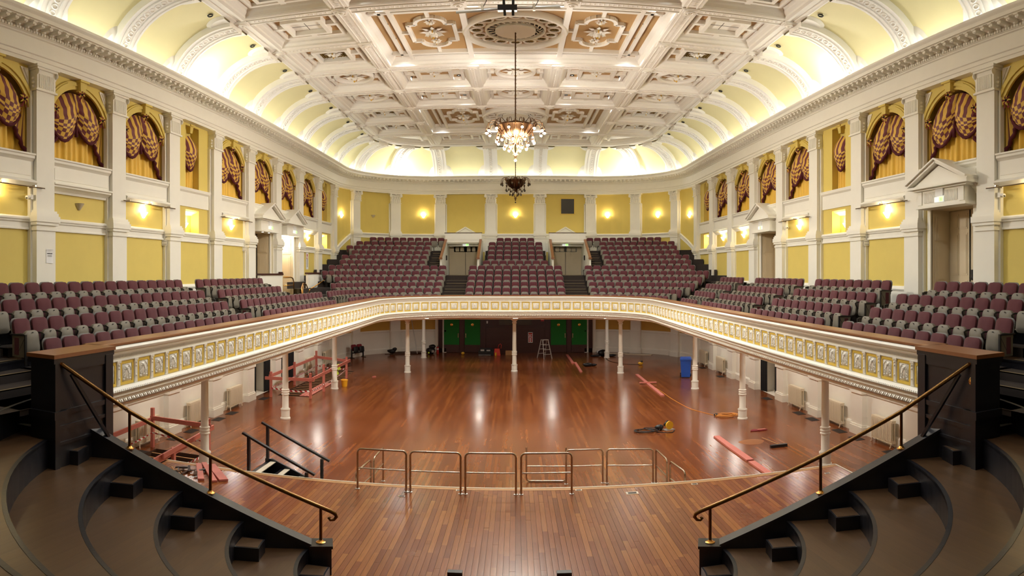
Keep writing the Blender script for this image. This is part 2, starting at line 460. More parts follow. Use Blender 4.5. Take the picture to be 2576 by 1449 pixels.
def back_spots():
    sp = []
    for a in BACK_A:
        for s in (-1, 1): sp.append((s * (CXA + RC * math.cos(a)), YC + RC * math.sin(a), -s * math.cos(a), -math.sin(a)))
    for x in (1.69, 5.2):
        for s in (-1, 1): sp.append((s * x, YB, 0, -1))
    return sp
for s in (-1, 1):
    for k in range(-3, 9): place_pil(WALLS[s], SIDE_PIL, s * W, YK(k), -s, 0)
for sp in back_spots(): place_pil(WALL_B, BACK_PIL, *sp)
# lower hall pilasters with skirting and dado cap
m = MB(); m.use('white'); w = PILW / 2
m.box(-w, w, -.02, .2, 0, 3.25); m.box(-w - .05, w + .05, -.02, .26, 0, .3); m.box(-w - .03, w + .03, -.02, .23, .3, .36); m.box(-w - .04, w + .04, -.02, .25, 1.46, 1.56)
LOWP = m.mesh('lower_pilaster')
for s in (-1, 1):
    for k in range(-1, 9): link('lower_pilaster', LOWP, WALLS[s], (s * W, YK(k), 0), rzof(-s, 0))
for x, y, nx, ny in back_spots()[:4] + back_spots()[6:]: link('lower_pilaster', LOWP, WALL_B, (x, y, 0), rzof(nx, ny))

# ---- mouldings of each side bay
hb = (PITCH - PILW) / 2
def bar_x(m, x0, x1, prof):           # prof (y, z) closed polygon extruded along x
    n = len(prof)
    m.add([(x0, y, z) for y, z in prof] + [(x1, y, z) for y, z in prof],
          [tuple(range(n)), tuple(range(2 * n - 1, n - 1, -1))] + [(i, i + n, (i + 1) % n + n, (i + 1) % n) for i in range(n)])
DADO = [(-.02, 6.68), (.05, 6.68), (.05, 6.72), (.035, 6.74), (.035, 6.86), (.07, 6.88), (.075, 6.91), (.1, 6.94), (.1, 6.98), (.06, 7.02), (-.02, 7.02)]
m = MB(); m.use('white'); bar_x(m, -hb, hb, DADO); DADO_M = m.mesh('dado_rail')
m = MB(); m.use('white')
bar_x(m, -hb, hb, [(-.02, 7.95), (.13, 7.95), (.13, 8.42), (.16, 8.46), (.2, 8.5), (.2, 8.56), (.23, 8.58), (.23, 8.62), (-.3, 8.62), (-.3, 8.55), (-.02, 8.5)])
m.box(-hb + .1, hb - .1, .12, .145, 8.05, 8.36)
SILL_A = m.mesh('sill_band')
m = MB(); m.use('white')
bar_x(m, -hb, hb, [(-.02, 7.7), (.06, 7.7), (.08, 7.76), (.14, 7.82), (.2, 7.86), (.2, 7.9), (.24, 7.92), (.24, 7.96), (-.02, 7.96)]); SILL_COR = m.mesh('sill_moulding')
m = MB(); m.use('white')
bar_x(m, -hb, hb, [(-.02, 7.78), (.2, 7.78), (.28, 7.86), (.28, 7.9), (.14, 7.96), (-.02, 7.96)]); SILL_ROD = m.mesh('sill_moulding')
m = MB(); m.use('white'); bar_x(m, -hb, hb, [(-.02, 7.95), (.04, 7.95), (.04, 8.46), (.1, 8.52), (.12, 8.62), (-.34, 8.62), (-.02, 8.5)]); SILL_N = m.mesh('sill_band')
m = MB(); m.use('steel'); m.tube([(-hb - .25, .3, 7.74), (hb + .25, .3, 7.74)], .018, 6)
for x in (-hb + .1, 0, hb - .1): m.box(x - .02, x + .02, .1, .31, 7.73, 7.79)
HROD = m.mesh('lighting_bar')
m = MB(); m.use('yellow')               # archivolt and keystone
for r0, r1, dd in ((AR, AR + .1, .05), (AR + .1, AR + .2, .09), (AR + .2, AR + .25, .06)):
    n = 24; v = []; f = []
    for i in range(n + 1):
        a = PI * i / n
        for rr, y in ((r0, -.01), (r0, dd), (r1, dd), (r1, -.01)): v.append((rr * math.cos(a), y, AZS + rr * math.sin(a)))
    for i in range(n):
        for j in range(3): f.append((i * 4 + j, (i + 1) * 4 + j, (i + 1) * 4 + j + 1, i * 4 + j + 1))
    m.add(v, f)
ARCHIV = m.mesh('archivolt', smooth=30)
m = MB(); m.use('yellow')
m.add([(-.1, 0, 10.72), (.1, 0, 10.72), (.16, 0, 11.04), (-.16, 0, 11.04), (-.1, .16, 10.72), (.1, .16, 10.72), (.16, .2, 11.04), (-.16, .2, 11.04)],
      [(3, 2, 1, 0), (4, 5, 6, 7), (0, 1, 5, 4), (1, 2, 6, 5), (2, 3, 7, 6), (3, 0, 4, 7)]); m.box(-.2, .2, 0, .24, 10.97, 11.04)
KEYST = m.mesh('keystone')
m = MB(); m.use('plaster')
for sx in (-1, 1):
    m.prism([(sx * 1.22, 10.95), (sx * .93, 10.95), (sx * 1.22, 10.45)], 0, .03, T=lambda x, y, z: (x, z, y))
    m.prism([(sx * 1.18, 10.91), (sx * 1.02, 10.91), (sx * 1.18, 10.62)], .03, .05, T=lambda x, y, z: (x, z, y))
SPANO = m.mesh('spandrel_ornament')
m = MB(); m.use('white'); m.box(-hb - .4, hb + .4, 0, .06, 4.25, 5.05); bar_x(m, -hb - .1, hb + .1, [(-.02, 5.03), (.08, 5.03), (.1, 5.08), (.06, 5.16), (-.02, 5.18)]); SKIRT = m.mesh('skirting')
m = MB(); m.use('white'); bar_x(m, -hb, hb, [(-.02, 1.45), (.05, 1.45), (.07, 1.5), (.04, 1.58), (-.02, 1.6)]); bar_x(m, -hb, hb, [(-.02, 0), (.06, 0), (.06, .28), (.03, .34), (-.02, .36)]); LOWD = m.mesh('lower_dado')
for s in (-1, 1):
    wl = WALLS[s]; rz = rzof(-s, 0)
    for k in range(-4, 8):
        at = (s * W, bayc(k), 0)
        if k == 7:
            pass
        if k not in UPDOOR[s]: link('dado_rail', DADO_M, wl, at, rz)
        if k in ARCH_BAYS or k < -1:
            link('sill_band', SILL_A, wl, at, rz)
            if k in (-1, 1, 3): link('sill_moulding', SILL_ROD, wl, at, rz); link('lighting_bar', HROD, wl, at, rz)
            else: link('sill_moulding', SILL_COR, wl, at, rz)
            link('archivolt', ARCHIV, wl, at, rz); link('keystone', KEYST, wl, at, rz); link('spandrel_ornament', SPANO, wl, at, rz)
        else:
            link('sill_band', SILL_N, wl, at, rz); link('keystone', KEYST, wl, (s * (W + .2), bayc(k), 0), rz, (.8, 1, 1))
            m = MB(); m.use('white')
            bar_x(m, -.5, .5, [(-.34, 7.7), (-.3, 7.7), (-.2, 7.76), (-.08, 7.8), (-.04, 7.86), (-.34, 7.86)]); link('niche_moulding', m.mesh('niche_moulding'), wl, at, rz)
        if k not in UPDOOR[s]: link('skirting', SKIRT, wl, at, rz)
        if k not in LOWDOOR[s]: link('lower_dado', LOWD, wl, at, rz)
# far wall: dado climbing through the corner bays, skirting, lower dado
mb = MB(); mb.use('white')
seg = [p for p in wall_path(60) if p[1] >= YC - 1e-6]
def ddz(p):
    if p[1] > YC + 1e-6 and abs(p[0]) > CXA:
        a = math.atan2(p[1] - YC, abs(p[0]) - CXA); t = min(max((a - math.radians(4)) / math.radians(21), 0), 1)
    else: t = 0 if abs(p[0]) > CXA else 1
    return 1.25 * t
n = len(DADO)
mb.add([(x + nx * d, y + ny * d, z + ddz((x, y))) for x, y, nx, ny in seg for d, z in DADO],
       [(i * n + j, (i + 1) * n + j, (i + 1) * n + j + 1, i * n + j + 1) for i in range(len(seg) - 1) for j in range(n - 1)])
mb.build('dado_rail', parent=WALL_B)
mb = MB(); mb.use('white'); sweep(mb, bp, [(0, 1.6), (.04, 1.58), (.07, 1.5), (.05, 1.45), (0, 1.45)]); sweep(mb, bp, [(0, .36), (.03, .34), (.06, .28), (.06, 0)]); mb.build('lower_dado', parent=WALL_B)
mb = MB(); mb.use('white'); sweep(mb, [p for p in bp if abs(p[0]) < 8.3], [(.05, 7.0), (.05, 7.62), (.02, 7.66), (.02, 7.95)]); mb.build('dado_panel', parent=WALL_B)

# ---- entablature round the hall
PATH = wall_path(24)
trim = struct(empty('trim_1'), 'white entablature with dentils and brackets round the hall')
mb = MB(); mb.use('white'); sweep(mb, PATH, [(.0, 11.03), (.25, 11.03), (.25, 11.13), (.28, 11.14), (.28, 11.25), (.31, 11.27), (.31, 11.36), (.25, 11.38)]); mb.build('architrave', parent=trim)
mb = MB(); mb.use('white'); sweep(mb, PATH, [(.25, 11.38), (.25, 11.74), (.3, 11.76), (.3, 11.79)]); mb.build('frieze', parent=trim)
mb = MB(); mb.use('white')
sweep(mb, PATH, [(.3, 11.79), (.34, 11.8), (.34, 11.9), (.4, 11.91), (.4, 11.97)])
sweep(mb, PATH, [(.4, 11.97), (.74, 11.97), (.74, 12.03), (.78, 12.05), (.8, 12.1), (.86, 12.14), (.88, 12.2), (.88, 12.22), (.8, 12.22), (.8, 11.99), (.05, 11.99), (.05, 11.9)])
mb.build('cornice', parent=trim, smooth=40)
S = path_len(PATH, .36); tot = S[-1]
m = MB(); m.use('white'); m.box(-.06, .06, 0, .3, .02, .1); m.box(-.07, .07, 0, .34, .08, .11)
m.tube([(0, .27, .04), (0, .27, -.0)], [.05, .03], 8); m.ball((0, .05, .03), .06, 6, 4)
MODIL = m.mesh('modillion')
# only the part of the cornice in view carries single brackets; the rest is joined
sv0 = (10.3 - Y0); n = int((tot - 2 * sv0) / .305)
from bisect import bisect
def fast_along(path, d):
    S = path_len(path, d)
    def g(s):
        i = min(max(bisect(S, s) - 1, 0), len(S) - 2); t = (s - S[i]) / (S[i + 1] - S[i]); a, b = path[i], path[i + 1]
        nx, ny = a[2] + (b[2] - a[2]) * t, a[3] + (b[3] - a[3]) * t; h = math.hypot(nx, ny); nx /= h; ny /= h
        return a[0] + (b[0] - a[0]) * t + nx * d, a[1] + (b[1] - a[1]) * t + ny * d, nx, ny
    return g
G = fast_along(PATH, .36)
for i in range(n + 1):
    x, y, nx, ny = G(sv0 + i * .305)
    link('modillion', MODIL, trim, (x + nx * .04, y + ny * .04, 11.86), rzof(nx, ny))
mb = MB(); mb.use('white'); GD = fast_along(PATH, .34)
for i in range(int(tot / .1)):
    x, y, nx, ny = GD(.05 + i * .1); tx, ty = -ny, nx
    if y < 9: continue
    T = lambda a, b, c: (x + tx * a + nx * b, y + ty * a + ny * b, c)
    mb.box(-.03, .03, -.01, .045, 11.81, 11.885, T)
mb.build('dentil_course', parent=trim, recalc=False)['kind'] = 'stuff'

# ================================================================== CEILING
ZB, ZC = 14.0, 14.52
ceiling = MB(); ceiling.use('coffer_tan'); ceiling.quad((-9.2, Y0, 14.66), (9.2, Y0, 14.66), (9.2, 43, 14.66), (-9.2, 43, 14.66))
ceiling = struct(ceiling.build('ceiling', recalc=False), 'coffered plaster ceiling with curved cove and white ribs')
# cove: quarter ellipse from the trough to the flat
CD0, CD1, CZ0, CZ1 = .12, 2.5, 11.95, 14.0
def cove(t, out=0):
    a = t * PI / 2
    return (CD0 - out * 0 + (CD1 - CD0) * (1 - math.cos(a)) + out * math.cos(a), CZ0 + (CZ1 - CZ0) * math.sin(a) - out * math.sin(a))
NV = 14
ribs = []                                  # (path stations) x, y, nx, ny
for s in (-1, 1):
    for k in range(-4, 9): ribs.append((s * W, YK(k), -s, 0))
ribs += back_spots()
m = MB(); m.use('plaster'); hw = .46
def rib_strip(m, x0, x1, o0, o1, t0=0, t1=1):
    v = []; f = []
    for i in range(NV + 1):
        t = t0 + (t1 - t0) * i / NV
        a = cove(t, o0); b = cove(t, o1)
        v += [(x0, *a), (x0, *b), (x1, *b), (x1, *a)]
    for i in range(NV):
        for j in range(3): f.append((i * 4 + j, i * 4 + 4 + j, i * 4 + 5 + j, i * 4 + 1 + j))
    f += [(0, 1, 2, 3), (NV * 4 + 3, NV * 4 + 2, NV * 4 + 1, NV * 4)]
    m.add(v, f)
rib_strip(m, -hw, hw, 0, .2); rib_strip(m, -hw, -hw + .08, .2, .23); rib_strip(m, hw - .08, hw, .2, .23)
rib_strip(m, -.24, -.19, .2, .24); rib_strip(m, .19, .24, .2, .24)
RIB = m.mesh('cove_rib', smooth=30)
m = MB(); m.use('plaster')                 # chain of rings on the rib face
for i in range(16):
    t = (i + .5) / 16; d, z = cove(t, .2); a = t * PI / 2; nd, nz = math.cos(a), -math.sin(a); td, tz = math.sin(a), math.cos(a)
    ring = []
    for q in range(10):
        u = 2 * PI * q / 10; ring.append((.1 * math.cos(u), d + td * .07 * math.sin(u) + nd * .01, z + tz * .07 * math.sin(u) + nz * .01))
    m.tube(ring, .02, 5, close=True)
RIBORN = m.mesh('rib_ornament', smooth=True)
def ear(m, sx, t0, t1, rev):               # scalloped corner piece on the panel beside a rib
    n = 8; v = []; f = []
    for j in range(7):
        w = j / 6
        for i in range(n + 1):
            u = i / n; a = u * PI / 2
            r = .5 * w
            x = sx * (hw - .02 + r * math.sin(a)); tt = (r * math.cos(a)) / .5
            t = t0 + (t1 - t0) * tt
            d, z = cove(t, .1 if j < 6 else .0)
            v.append((x, d, z))
    for j in range(6):
        for i in range(n): f.append((j * (n + 1) + i, j * (n + 1) + i + 1, (j + 1) * (n + 1) + i + 1, (j + 1) * (n + 1) + i))
    m.add(v, f)
m = MB(); m.use('plaster')
for sx in (-1, 1): ear(m, sx, .02, .36, 0); ear(m, sx, 1.0, .78, 1)
EAR = m.mesh('rib_scroll', smooth=30)
for x, y, nx, ny in ribs:
    r = link('cove_rib', RIB, ceiling, (x, y, 0), rzof(nx, ny))
    link('rib_ornament', RIBORN, r); link('rib_scroll', EAR, r)
# yellow cove panels, one between each pair of ribs
prof = [cove(i / NV) for i in range(NV + 1)]
def cove_panel(stations):
    q = MB(); q.use('cove_yellow'); sweep(q, stations, prof); q.build('cove_panel', parent=ceiling, smooth=True, recalc=False)
for s in (-1, 1):
    for k in range(-4, 8): cove_panel([(s * W, YK(k), -s, 0), (s * W, YK(k + 1), -s, 0)])
    an = [0] + BACK_A + [PI / 2]
    for a, b in zip(an, an[1:]):
        cove_panel([(s * (CXA + RC * math.cos(a + (b - a) * i / 8)), YC + RC * math.sin(a + (b - a) * i / 8), -s * math.cos(a + (b - a) * i / 8), -math.sin(a + (b - a) * i / 8)) for i in range(9)])
    cove_panel([(s * 5.0, YB, 0, -1), (s * 1.69, YB, 0, -1)])
cove_panel([(-1.69, YB, 0, -1), (1.69, YB, 0, -1)])
# outer band of the flat
mb = MB(); mb.use('plaster')
sweep(mb, PATH, [(2.46, 14.1), (2.46, 13.98), (2.52, 13.96), (2.58, 13.98), (2.64, 13.99), (2.64, 14.02), (2.8, 14.02), (2.8, 13.98), (2.9, 13.98), (2.93, 14.0), (2.95, 14.1), (3.02, 14.2), (3.05, 14.34), (3.12, 14.36), (3.12, 14.66)])
mb.build('ceiling_border', parent=ceiling)
def relief_band(m, x0, x1, y0, y1, z, step=.14):     # little eggs along a beam face
    if x1 - x0 > y1 - y0:
        n = max(1, int((x1 - x0) / step)); c = (y0 + y1) / 2; r = (y1 - y0) * .42
        for i in range(n):
            x = x0 + (i + .5) * (x1 - x0) / n; m.add([(x - step * .38, c, z), (x, c - r, z), (x + step * .38, c, z), (x, c + r, z), (x, c, z - .03)], [(0, 1, 4), (1, 2, 4), (2, 3, 4), (3, 0, 4)])
    else:
        n = max(1, int((y1 - y0) / step)); c = (x0 + x1) / 2; r = (x1 - x0) * .42
        for i in range(n):
            y = y0 + (i + .5) * (y1 - y0) / n; m.add([(c - r, y, z), (c, y - step * .38, z), (c + r, y, z), (c, y + step * .38, z), (c, y, z - .03)], [(0, 1, 4), (1, 2, 4), (2, 3, 4), (3, 0, 4)])
def beam(x0, x1, y0, y1):
    m = MB(); m.use('plaster'); m.box(x0, x1, y0, y1, ZB, 14.6)
    e = .1
    if x1 - x0 > y1 - y0: m.box(x0, x1, y0 + e, y0 + e + .03, ZB - .03, ZB); m.box(x0, x1, y1 - e - .03, y1 - e, ZB - .03, ZB); relief_band(m, x0 + .15, x1 - .15, y0 + .15, y1 - .15, ZB)
    else: m.box(x0 + e, x0 + e + .03, y0, y1, ZB - .03, ZB); m.box(x1 - e - .03, x1 - e, y0, y1, ZB - .03, ZB); relief_band(m, x0 + .15, x1 - .15, y0 + .15, y1 - .15, ZB)
    return m.build('ceiling_beam', parent=ceiling)
BW = .27
KY = [YK(k) for k in range(-4, 9)]
m = MB(); m.use('plaster'); m.box(-BW, BW, -BW, BW, ZB - .05, ZB + .5); m.box(-BW + .06, BW - .06, -BW + .06, BW - .06, ZB - .07, ZB - .05)
m.lathe([(.17, 0), (.17, -.03), (.12, -.04), (.1, -.02), (.06, -.02), (.05, -.07), (.001, -.08)], 12, (0, 0, ZB - .07), cap=False)
BOSS = m.mesh('beam_boss', smooth=30)
ZI, ZM = 5.22, 1.68
for i, y in enumerate(KY):
    for s in (-1, 1):
        link('beam_boss', BOSS, ceiling, (s * ZI, y, 0))
        beam(*sorted((s * (ZI + BW), s * 8.32)), y - BW, y + BW)
        link('beam_boss', BOSS, ceiling, (s * 8.53, y, .0), scale=(.8, .8, 1))
BIG = [(-4, -2), (-2, 0), (2, 4), (6, 8)]; SMALL = [(0, 1), (1, 2), (4, 5), (5, 6)]
tr = sorted(set([a for r in BIG + SMALL for a in r]))
for k in tr:
    beam(-ZI + BW, ZI - BW, YK(k) - BW, YK(k) + BW)
    for s in (-1, 1): link('beam_boss', BOSS, ceiling, (s * ZM, YK(k), 0), scale=(.9, .9, 1))
for a, b in zip(KY, KY[1:]):
    for s in (-1, 1): beam(s * ZI - BW, s * ZI + BW, a + BW, b - BW)
for s in (-1, 1): beam(s * ZI - BW, s * ZI + BW, YK(8) + BW, 41.85)
for a, b in SMALL + [(8, 8.93)]:
    for s in (-1, 1): beam(s * ZM - .22, s * ZM + .22, YK(a) + BW, YK(b) - BW + (.25 if b > 8 else 0))
# coffers
def frame_rings(m, w, l, steps):
    """nested rectangular mouldings; steps: list of (inset, z)"""
    v = []; f = []
    for i, (ins, z) in enumerate(steps):
        v += [(-w + ins, -l + ins, z), (w - ins, -l + ins, z), (w - ins, l - ins, z), (-w + ins, l - ins, z)]
    for i in range(len(steps) - 1):
        for j in range(4): f.append((i * 4 + j, i * 4 + (j + 1) % 4, i * 4 + 4 + (j + 1) % 4, i * 4 + 4 + j))
    m.add(v, f); return v[-4:]
EDGE = [(0, ZB), (.05, ZB + .03), (.06, ZB + .1), (.14, ZB + .18), (.16, ZB + .24), (.26, ZB + .34), (.28, ZB + .4)]
_rc = {}
def rosette(rx, leaves=8):
    """leafy plaster boss hanging from z = 0"""
    if leaves in _rc: return _rc[leaves]
    m = MB(); m.use('plaster')
    for k in range(leaves):
        for r0, r1, h, wd, off in ((.25, 1.0, .05, .3, 0), (.12, .66, .11, .24, .5)):
            a = 2 * PI * (k + off) / leaves; c, s_ = math.cos(a), math.sin(a)
            P = [(r0, 0, -.02), ((r0 + r1) / 2, wd / 2, -h * .7), (r1, 0, -h), ((r0 + r1) / 2, -wd / 2, -h * .7), ((r0 + r1) / 2, 0, -h * 1.5)]
            m.add([(x * c - y * s_, x * s_ + y * c, z) for x, y, z in P], [(0, 1, 4), (1, 2, 4), (2, 3, 4), (3, 0, 4)])
    m.lathe([(.3, 0), (.3, -.1), (.22, -.13), (.18, -.1), (.18, -.13), (.1, -.2), (.001, -.22)], 14, cap=False)
    m.use('gold_leaf'); m.ball((0, 0, -.18), .09, 8, 6); m.ball((0, .55, -.1), .06, 6, 4); m.ball((0, -.55, -.1), .06, 6, 4)
    _rc[leaves] = m.mesh('plaster_boss', smooth=40); return _rc[leaves]
def ring_lathe(m, r0, r1, z, h, n=36):
    m.lathe([(r0, z), (r0, z - h * .6), (r0 + (r1 - r0) * .3, z - h), (r1 - (r1 - r0) * .3, z - h), (r1, z - h * .5), (r1, z)], n, cap=False)
def coffer(cx, cy, w, l, kind):
    root = MB(); root.use('plaster')
    inner = frame_rings(root, w, l, EDGE)
    zt = ZB + .4
    iw, il = w - .28, l - .28
    root.use('coffer_tan'); root.quad(*[(x, y, zt) for x, y, z in inner])
    o = root.build('coffer', parent=ceiling, recalc=False); o.location = (cx, cy, 0)
    m = MB(); m.use('plaster')
    def fr(hx, hy, wd, z0, z1):
        m.box(-hx, hx, -hy, -hy + wd, z0, z1); m.box(-hx, hx, hy - wd, hy, z0, z1); m.box(-hx, -hx + wd, -hy + wd, hy - wd, z0, z1); m.box(hx - wd, hx, -hy + wd, hy - wd, z0, z1)
    zl = zt - .16
    if kind in ('grille', 'hatch', 'rose'):
        q = .62 if kind != 'rose' else .6
        hx, hy = iw * q, il * q
        if kind == 'rose': hx = iw * .62; hy = il * .6
        fr(iw - .02, il - .02, .12, zl + .02, zt + .02); fr(hx, hy, .14, zl - .06, zt + .02)
        for s in (-1, 1):
            m.box(s * hx if s > 0 else -iw, iw if s > 0 else -hx, -.09, .09, zl, zt); m.box(-.09, .09, hy if s > 0 else -il, il if s > 0 else -hy, zl, zt)
        m.build('coffer_moulding', parent=o)
        if kind == 'grille':
            g = MB(); g.use('grille_gold'); a, b = hx - .14, hy - .14
            nx, ny = 10, 8
            for i in range(nx): x = -a + 2 * a * (i + .5) / nx; g.box(x - .018, x + .018, -b, b, zt - .05, zt - .02)
            for i in range(ny): y = -b + 2 * b * (i + .5) / ny; g.box(-a, a, y - .018, y + .018, zt - .05, zt - .02)
            g.build('grille', parent=o)
            k = MB(); k.use('black_matt'); k.quad((-a, -b, zt - .01), (a, -b, zt - .01), (a, b, zt - .01), (-a, b, zt - .01)); k.build('grille_void', parent=o, recalc=False)
            link('plaster_boss', rosette(1), o, (0, 0, zt - .03), scale=(hx * .55, hy * .5, 1))
        elif kind == 'hatch':
            g = MB(); g.use('plaster'); a, b = hx - .14, hy - .14
            g.box(-a, a, -b, b, zt - .04, zt - .02); g.use('black_matt'); g.box(-a * .1, -a * .07, -b, b, zt - .045, zt - .039); g.box(-a, a, b * .28, b * .32, zt - .045, zt - .039); g.build('hatch', parent=o)
        else:
            link('plaster_boss', rosette(1), o, (0, 0, zt - .02), scale=(hx * .45, hy * .55, 1))
    elif kind == 'round':
        r = min(iw, il) * .82
        fr(iw - .02, il - .02, .12, zl + .02, zt + .02)
        ring_lathe(m, r * .78, r, zt + .02, .2)
        for s in (-1, 1):
            m.box(r if s > 0 else -iw, iw if s > 0 else -r, -.09, .09, zl, zt); m.box(-.09, .09, r * .95 if s > 0 else -il, il if s > 0 else -r * .95, zl, zt)
        m.build('coffer_moulding', parent=o, smooth=30)
        link('plaster_boss', rosette(1), o, (0, 0, zt - .02), scale=(r * .66, r * .66, 1.2))
    elif kind == 'big':
        fr(iw - .3, il - .3, .1, zl, zt + .01)
        xa = 4.0 * (iw / 4.67)
        for s in (-1, 1):
            m.box(s * xa - .07, s * xa + .07, -il, il, zl - .02, zt); m.box(s * ZM - .1, s * ZM + .1, -il, il, zl - .02, zt)
            m.box(-iw, iw, s * 2.15 - .07, s * 2.15 + .07, zl, zt)
        m.build('coffer_moulding', parent=o)
        q = MB(); q.use('plaster')                   # round rose
        ring_lathe(q, 1.62, 1.84, zt + .01, .24, 56); ring_lathe(q, .98, 1.06, zt + .01, .14, 48)
        q.lathe([(.7, zt), (.7, zt - .14), (.001, zt - .14)], 40, cap=False)
        for i in range(16):
            a = 2 * PI * i / 16; c = (1.34 * math.cos(a), 1.34 * math.sin(a), 0)
            q.lathe([(.17, zt), (.17, zt - .06), (.215, zt - .08), (.25, zt - .05), (.25, zt)], 14, c, cap=False)
        for i in range(24):
            a = 2 * PI * i / 24
            q.tube([(.74 * math.cos(a), .74 * math.sin(a), zt - .05), (.84 * math.cos(a + .09), .84 * math.sin(a + .09), zt - .09), (.95 * math.cos(a - .04), .95 * math.sin(a - .04), zt - .05)], .026, 5)
        q.build('ceiling_rose', parent=o, smooth=30)
        g = MB(); g.use('black_matt'); g.lathe([(.72, zt - .004), (.97, zt - .004)], 40, cap=False)
        for i in range(16):
            a = 2 * PI * i / 16; g.lathe([(.001, zt - .006), (.17, zt - .006)], 12, (1.34 * math.cos(a), 1.34 * math.sin(a), 0), cap=False)
        g.build('rose_void', parent=o, recalc=False)
        g = MB(); g.use('grille_gold')
        for i in range(16):
            a = 2 * PI * i / 16; c = (1.34 * math.cos(a), 1.34 * math.sin(a))
            for j in (-.09, 0, .09):
                g.box(c[0] + j - .014, c[0] + j + .014, c[1] - .14, c[1] + .14, zt - .03, zt - .01); g.box(c[0] - .14, c[0] + .14, c[1] + j - .014, c[1] + j + .014, zt - .03, zt - .01)
        g.build('rose_grille', parent=o)
        for s in (-1, 1):                            # shaped cartouche frames
            c = MB(); c.use('plaster'); X = s * (ZM + xa) / 2
            pts = []
            def arc(cx_, cy_, r_, a0, a1, n=8):
                return [(cx_ + r_ * math.cos(a0 + (a1 - a0) * i / n), cy_ + r_ * math.sin(a0 + (a1 - a0) * i / n)) for i in range(n + 1)]
            pts = [(.78, .85)] + [(.5, .85)] + arc(0, .95, .5, 0, PI) + [(-.5, .85), (-.78, .85), (-.78, -.85), (-.5, -.85)] + arc(0, -.95, .5, PI, 2 * PI) + [(.5, -.85), (.78, -.85)]
            P = [Vector((X + x, y, zt - .05)) for x, y in pts]
            for a_, b_ in zip(P, P[1:] + P[:1]): c.bar(a_, b_, .13, .16)
            for a_, b_ in (((-.78, 0), (-1.15, 0)), ((.78, 0), (1.15, 0)), ((0, 1.45), (0, 2.15)), ((0, -1.45), (0, -2.15))):
                c.bar((X + a_[0], a_[1], zt - .05), (X + b_[0], b_[1], zt - .05), .12, .12)
            c.build('cartouche_frame', parent=o)
            link('plaster_boss', rosette(1), o, (X, 0, zt - .02), scale=(.5, .55, 1.3))
            for t in (-.95, .95): link('plaster_boss', rosette(1), o, (X, t, zt - .02), scale=(.22, .25, .8))
    return o
for k in range(-4, 8):
    kind = {2: 'hatch', 3: 'grille', 4: 'round', 5: 'round', 6: 'grille', 7: 'grille'}.get(k, 'grille' if k % 2 else 'round')
    for s in (-1, 1): coffer(s * (ZI + BW + 8.32) / 2, bayc(k), (8.32 - ZI - BW) / 2, PITCH / 2 - BW, kind)
for a, b in BIG: coffer(0, (YK(a) + YK(b)) / 2, ZI - BW, (YK(b) - YK(a)) / 2 - BW, 'big')
for a, b in SMALL:
    yc, l = (YK(a) + YK(b)) / 2, (YK(b) - YK(a)) / 2 - BW
    coffer(0, yc, ZM - .22, l, 'round')
    for s in (-1, 1): coffer(s * (ZM + .22 + ZI - BW) / 2, yc, (ZI - BW - ZM - .22) / 2, l, 'rose')
yc, l = (YK(8) + BW + 41.9) / 2, (41.9 - YK(8) - BW) / 2
coffer(0, yc, ZM - .22, l, 'round')
for s in (-1, 1): coffer(s * (ZM + .22 + ZI - BW) / 2, yc, (ZI - BW - ZM - .22) / 2, l, 'rose')
mb = MB(); mb.use('plaster')
for s in (-1, 1):
    poly = [(s * (ZI + BW), YK(8) + BW), (s * 8.3, YK(8) + BW)] + [(s * (CXA + 3.3 * math.cos(a)), YC + 3.3 * math.sin(a)) for a in [math.radians(6 + 10 * i) for i in range(9)]]
    poly = [p for p in poly if abs(p[0]) >= ZI + BW - .01] + [(s * (ZI + BW), 41.95)]
    mb.add([(x, y, ZB + .3) for x, y in poly], [tuple(range(len(poly)))])
    mb.box(*sorted((s * 5.9, s * 7.6)), 39.5, 39.65, ZB + .16, ZB + .3); mb.box(*sorted((s * 5.9, s * 6.05)), 39.5, 41.3, ZB + .16, ZB + .3)
mb.build('corner_coffer', parent=ceiling)
# downlight rings in the coffers and cove
m = MB(); m.use('black_plastic'); ring_lathe(m, .06, .095, 0, .04, 14); DLR = m.mesh('ring', smooth=True)
m = MB(); m.use('spot_lens'); m.lathe([(.001, -.004), (.055, -.004)], 12, cap=False); DLL = m.mesh('lens')
# ================================================================== BALCONY
def upath(hw, yc, cxa, y0, n=16, step=None):
    """U-shaped plan line; normals point to the open middle of the hall"""
    r = hw - cxa; p = []
    ys = [y0, yc] if not step else [y0 + (yc - y0) * i / max(1, int((yc - y0) / step)) for i in range(int((yc - y0) / step) + 1)]
    p += [(-hw, y, 1, 0) for y in ys]
    for i in range(1, n + 1):
        a = PI - i * PI / 2 / n; p.append((-cxa + r * math.cos(a), yc + r * math.sin(a), -math.cos(a), -math.sin(a)))
    if step:
        k = int(2 * cxa / step)
        p += [(-cxa + 2 * cxa * i / k, yc + r, 0, -1) for i in range(1, k)]
    for i in range(n, -1, -1):
        a = i * PI / 2 / n; p.append((cxa + r * math.cos(a), yc + r * math.sin(a), -math.cos(a), -math.sin(a)))
    p += [(hw, y, -1, 0) for y in reversed(ys[:-1])]
    return p
FW, FYC, FCX, FR = 6.5, 29.9, 2.0, 4.5
FY0 = 8.7
FP = upath(FW, FYC, FCX, FY0, 20)
balcony = struct(tag(empty('balcony', (0, 34.4, 3.15)), 'white U-shaped balcony with yellow-framed relief panels, wrapping three sides of the hall', 'balcony'))
BOFF = Vector((0, -34.4, -3.15))
def bpart(mb, name, material=None, smooth=False, recalc=True):
    o = mb.build(name, material, balcony, smooth, recalc); o.location = BOFF; return o
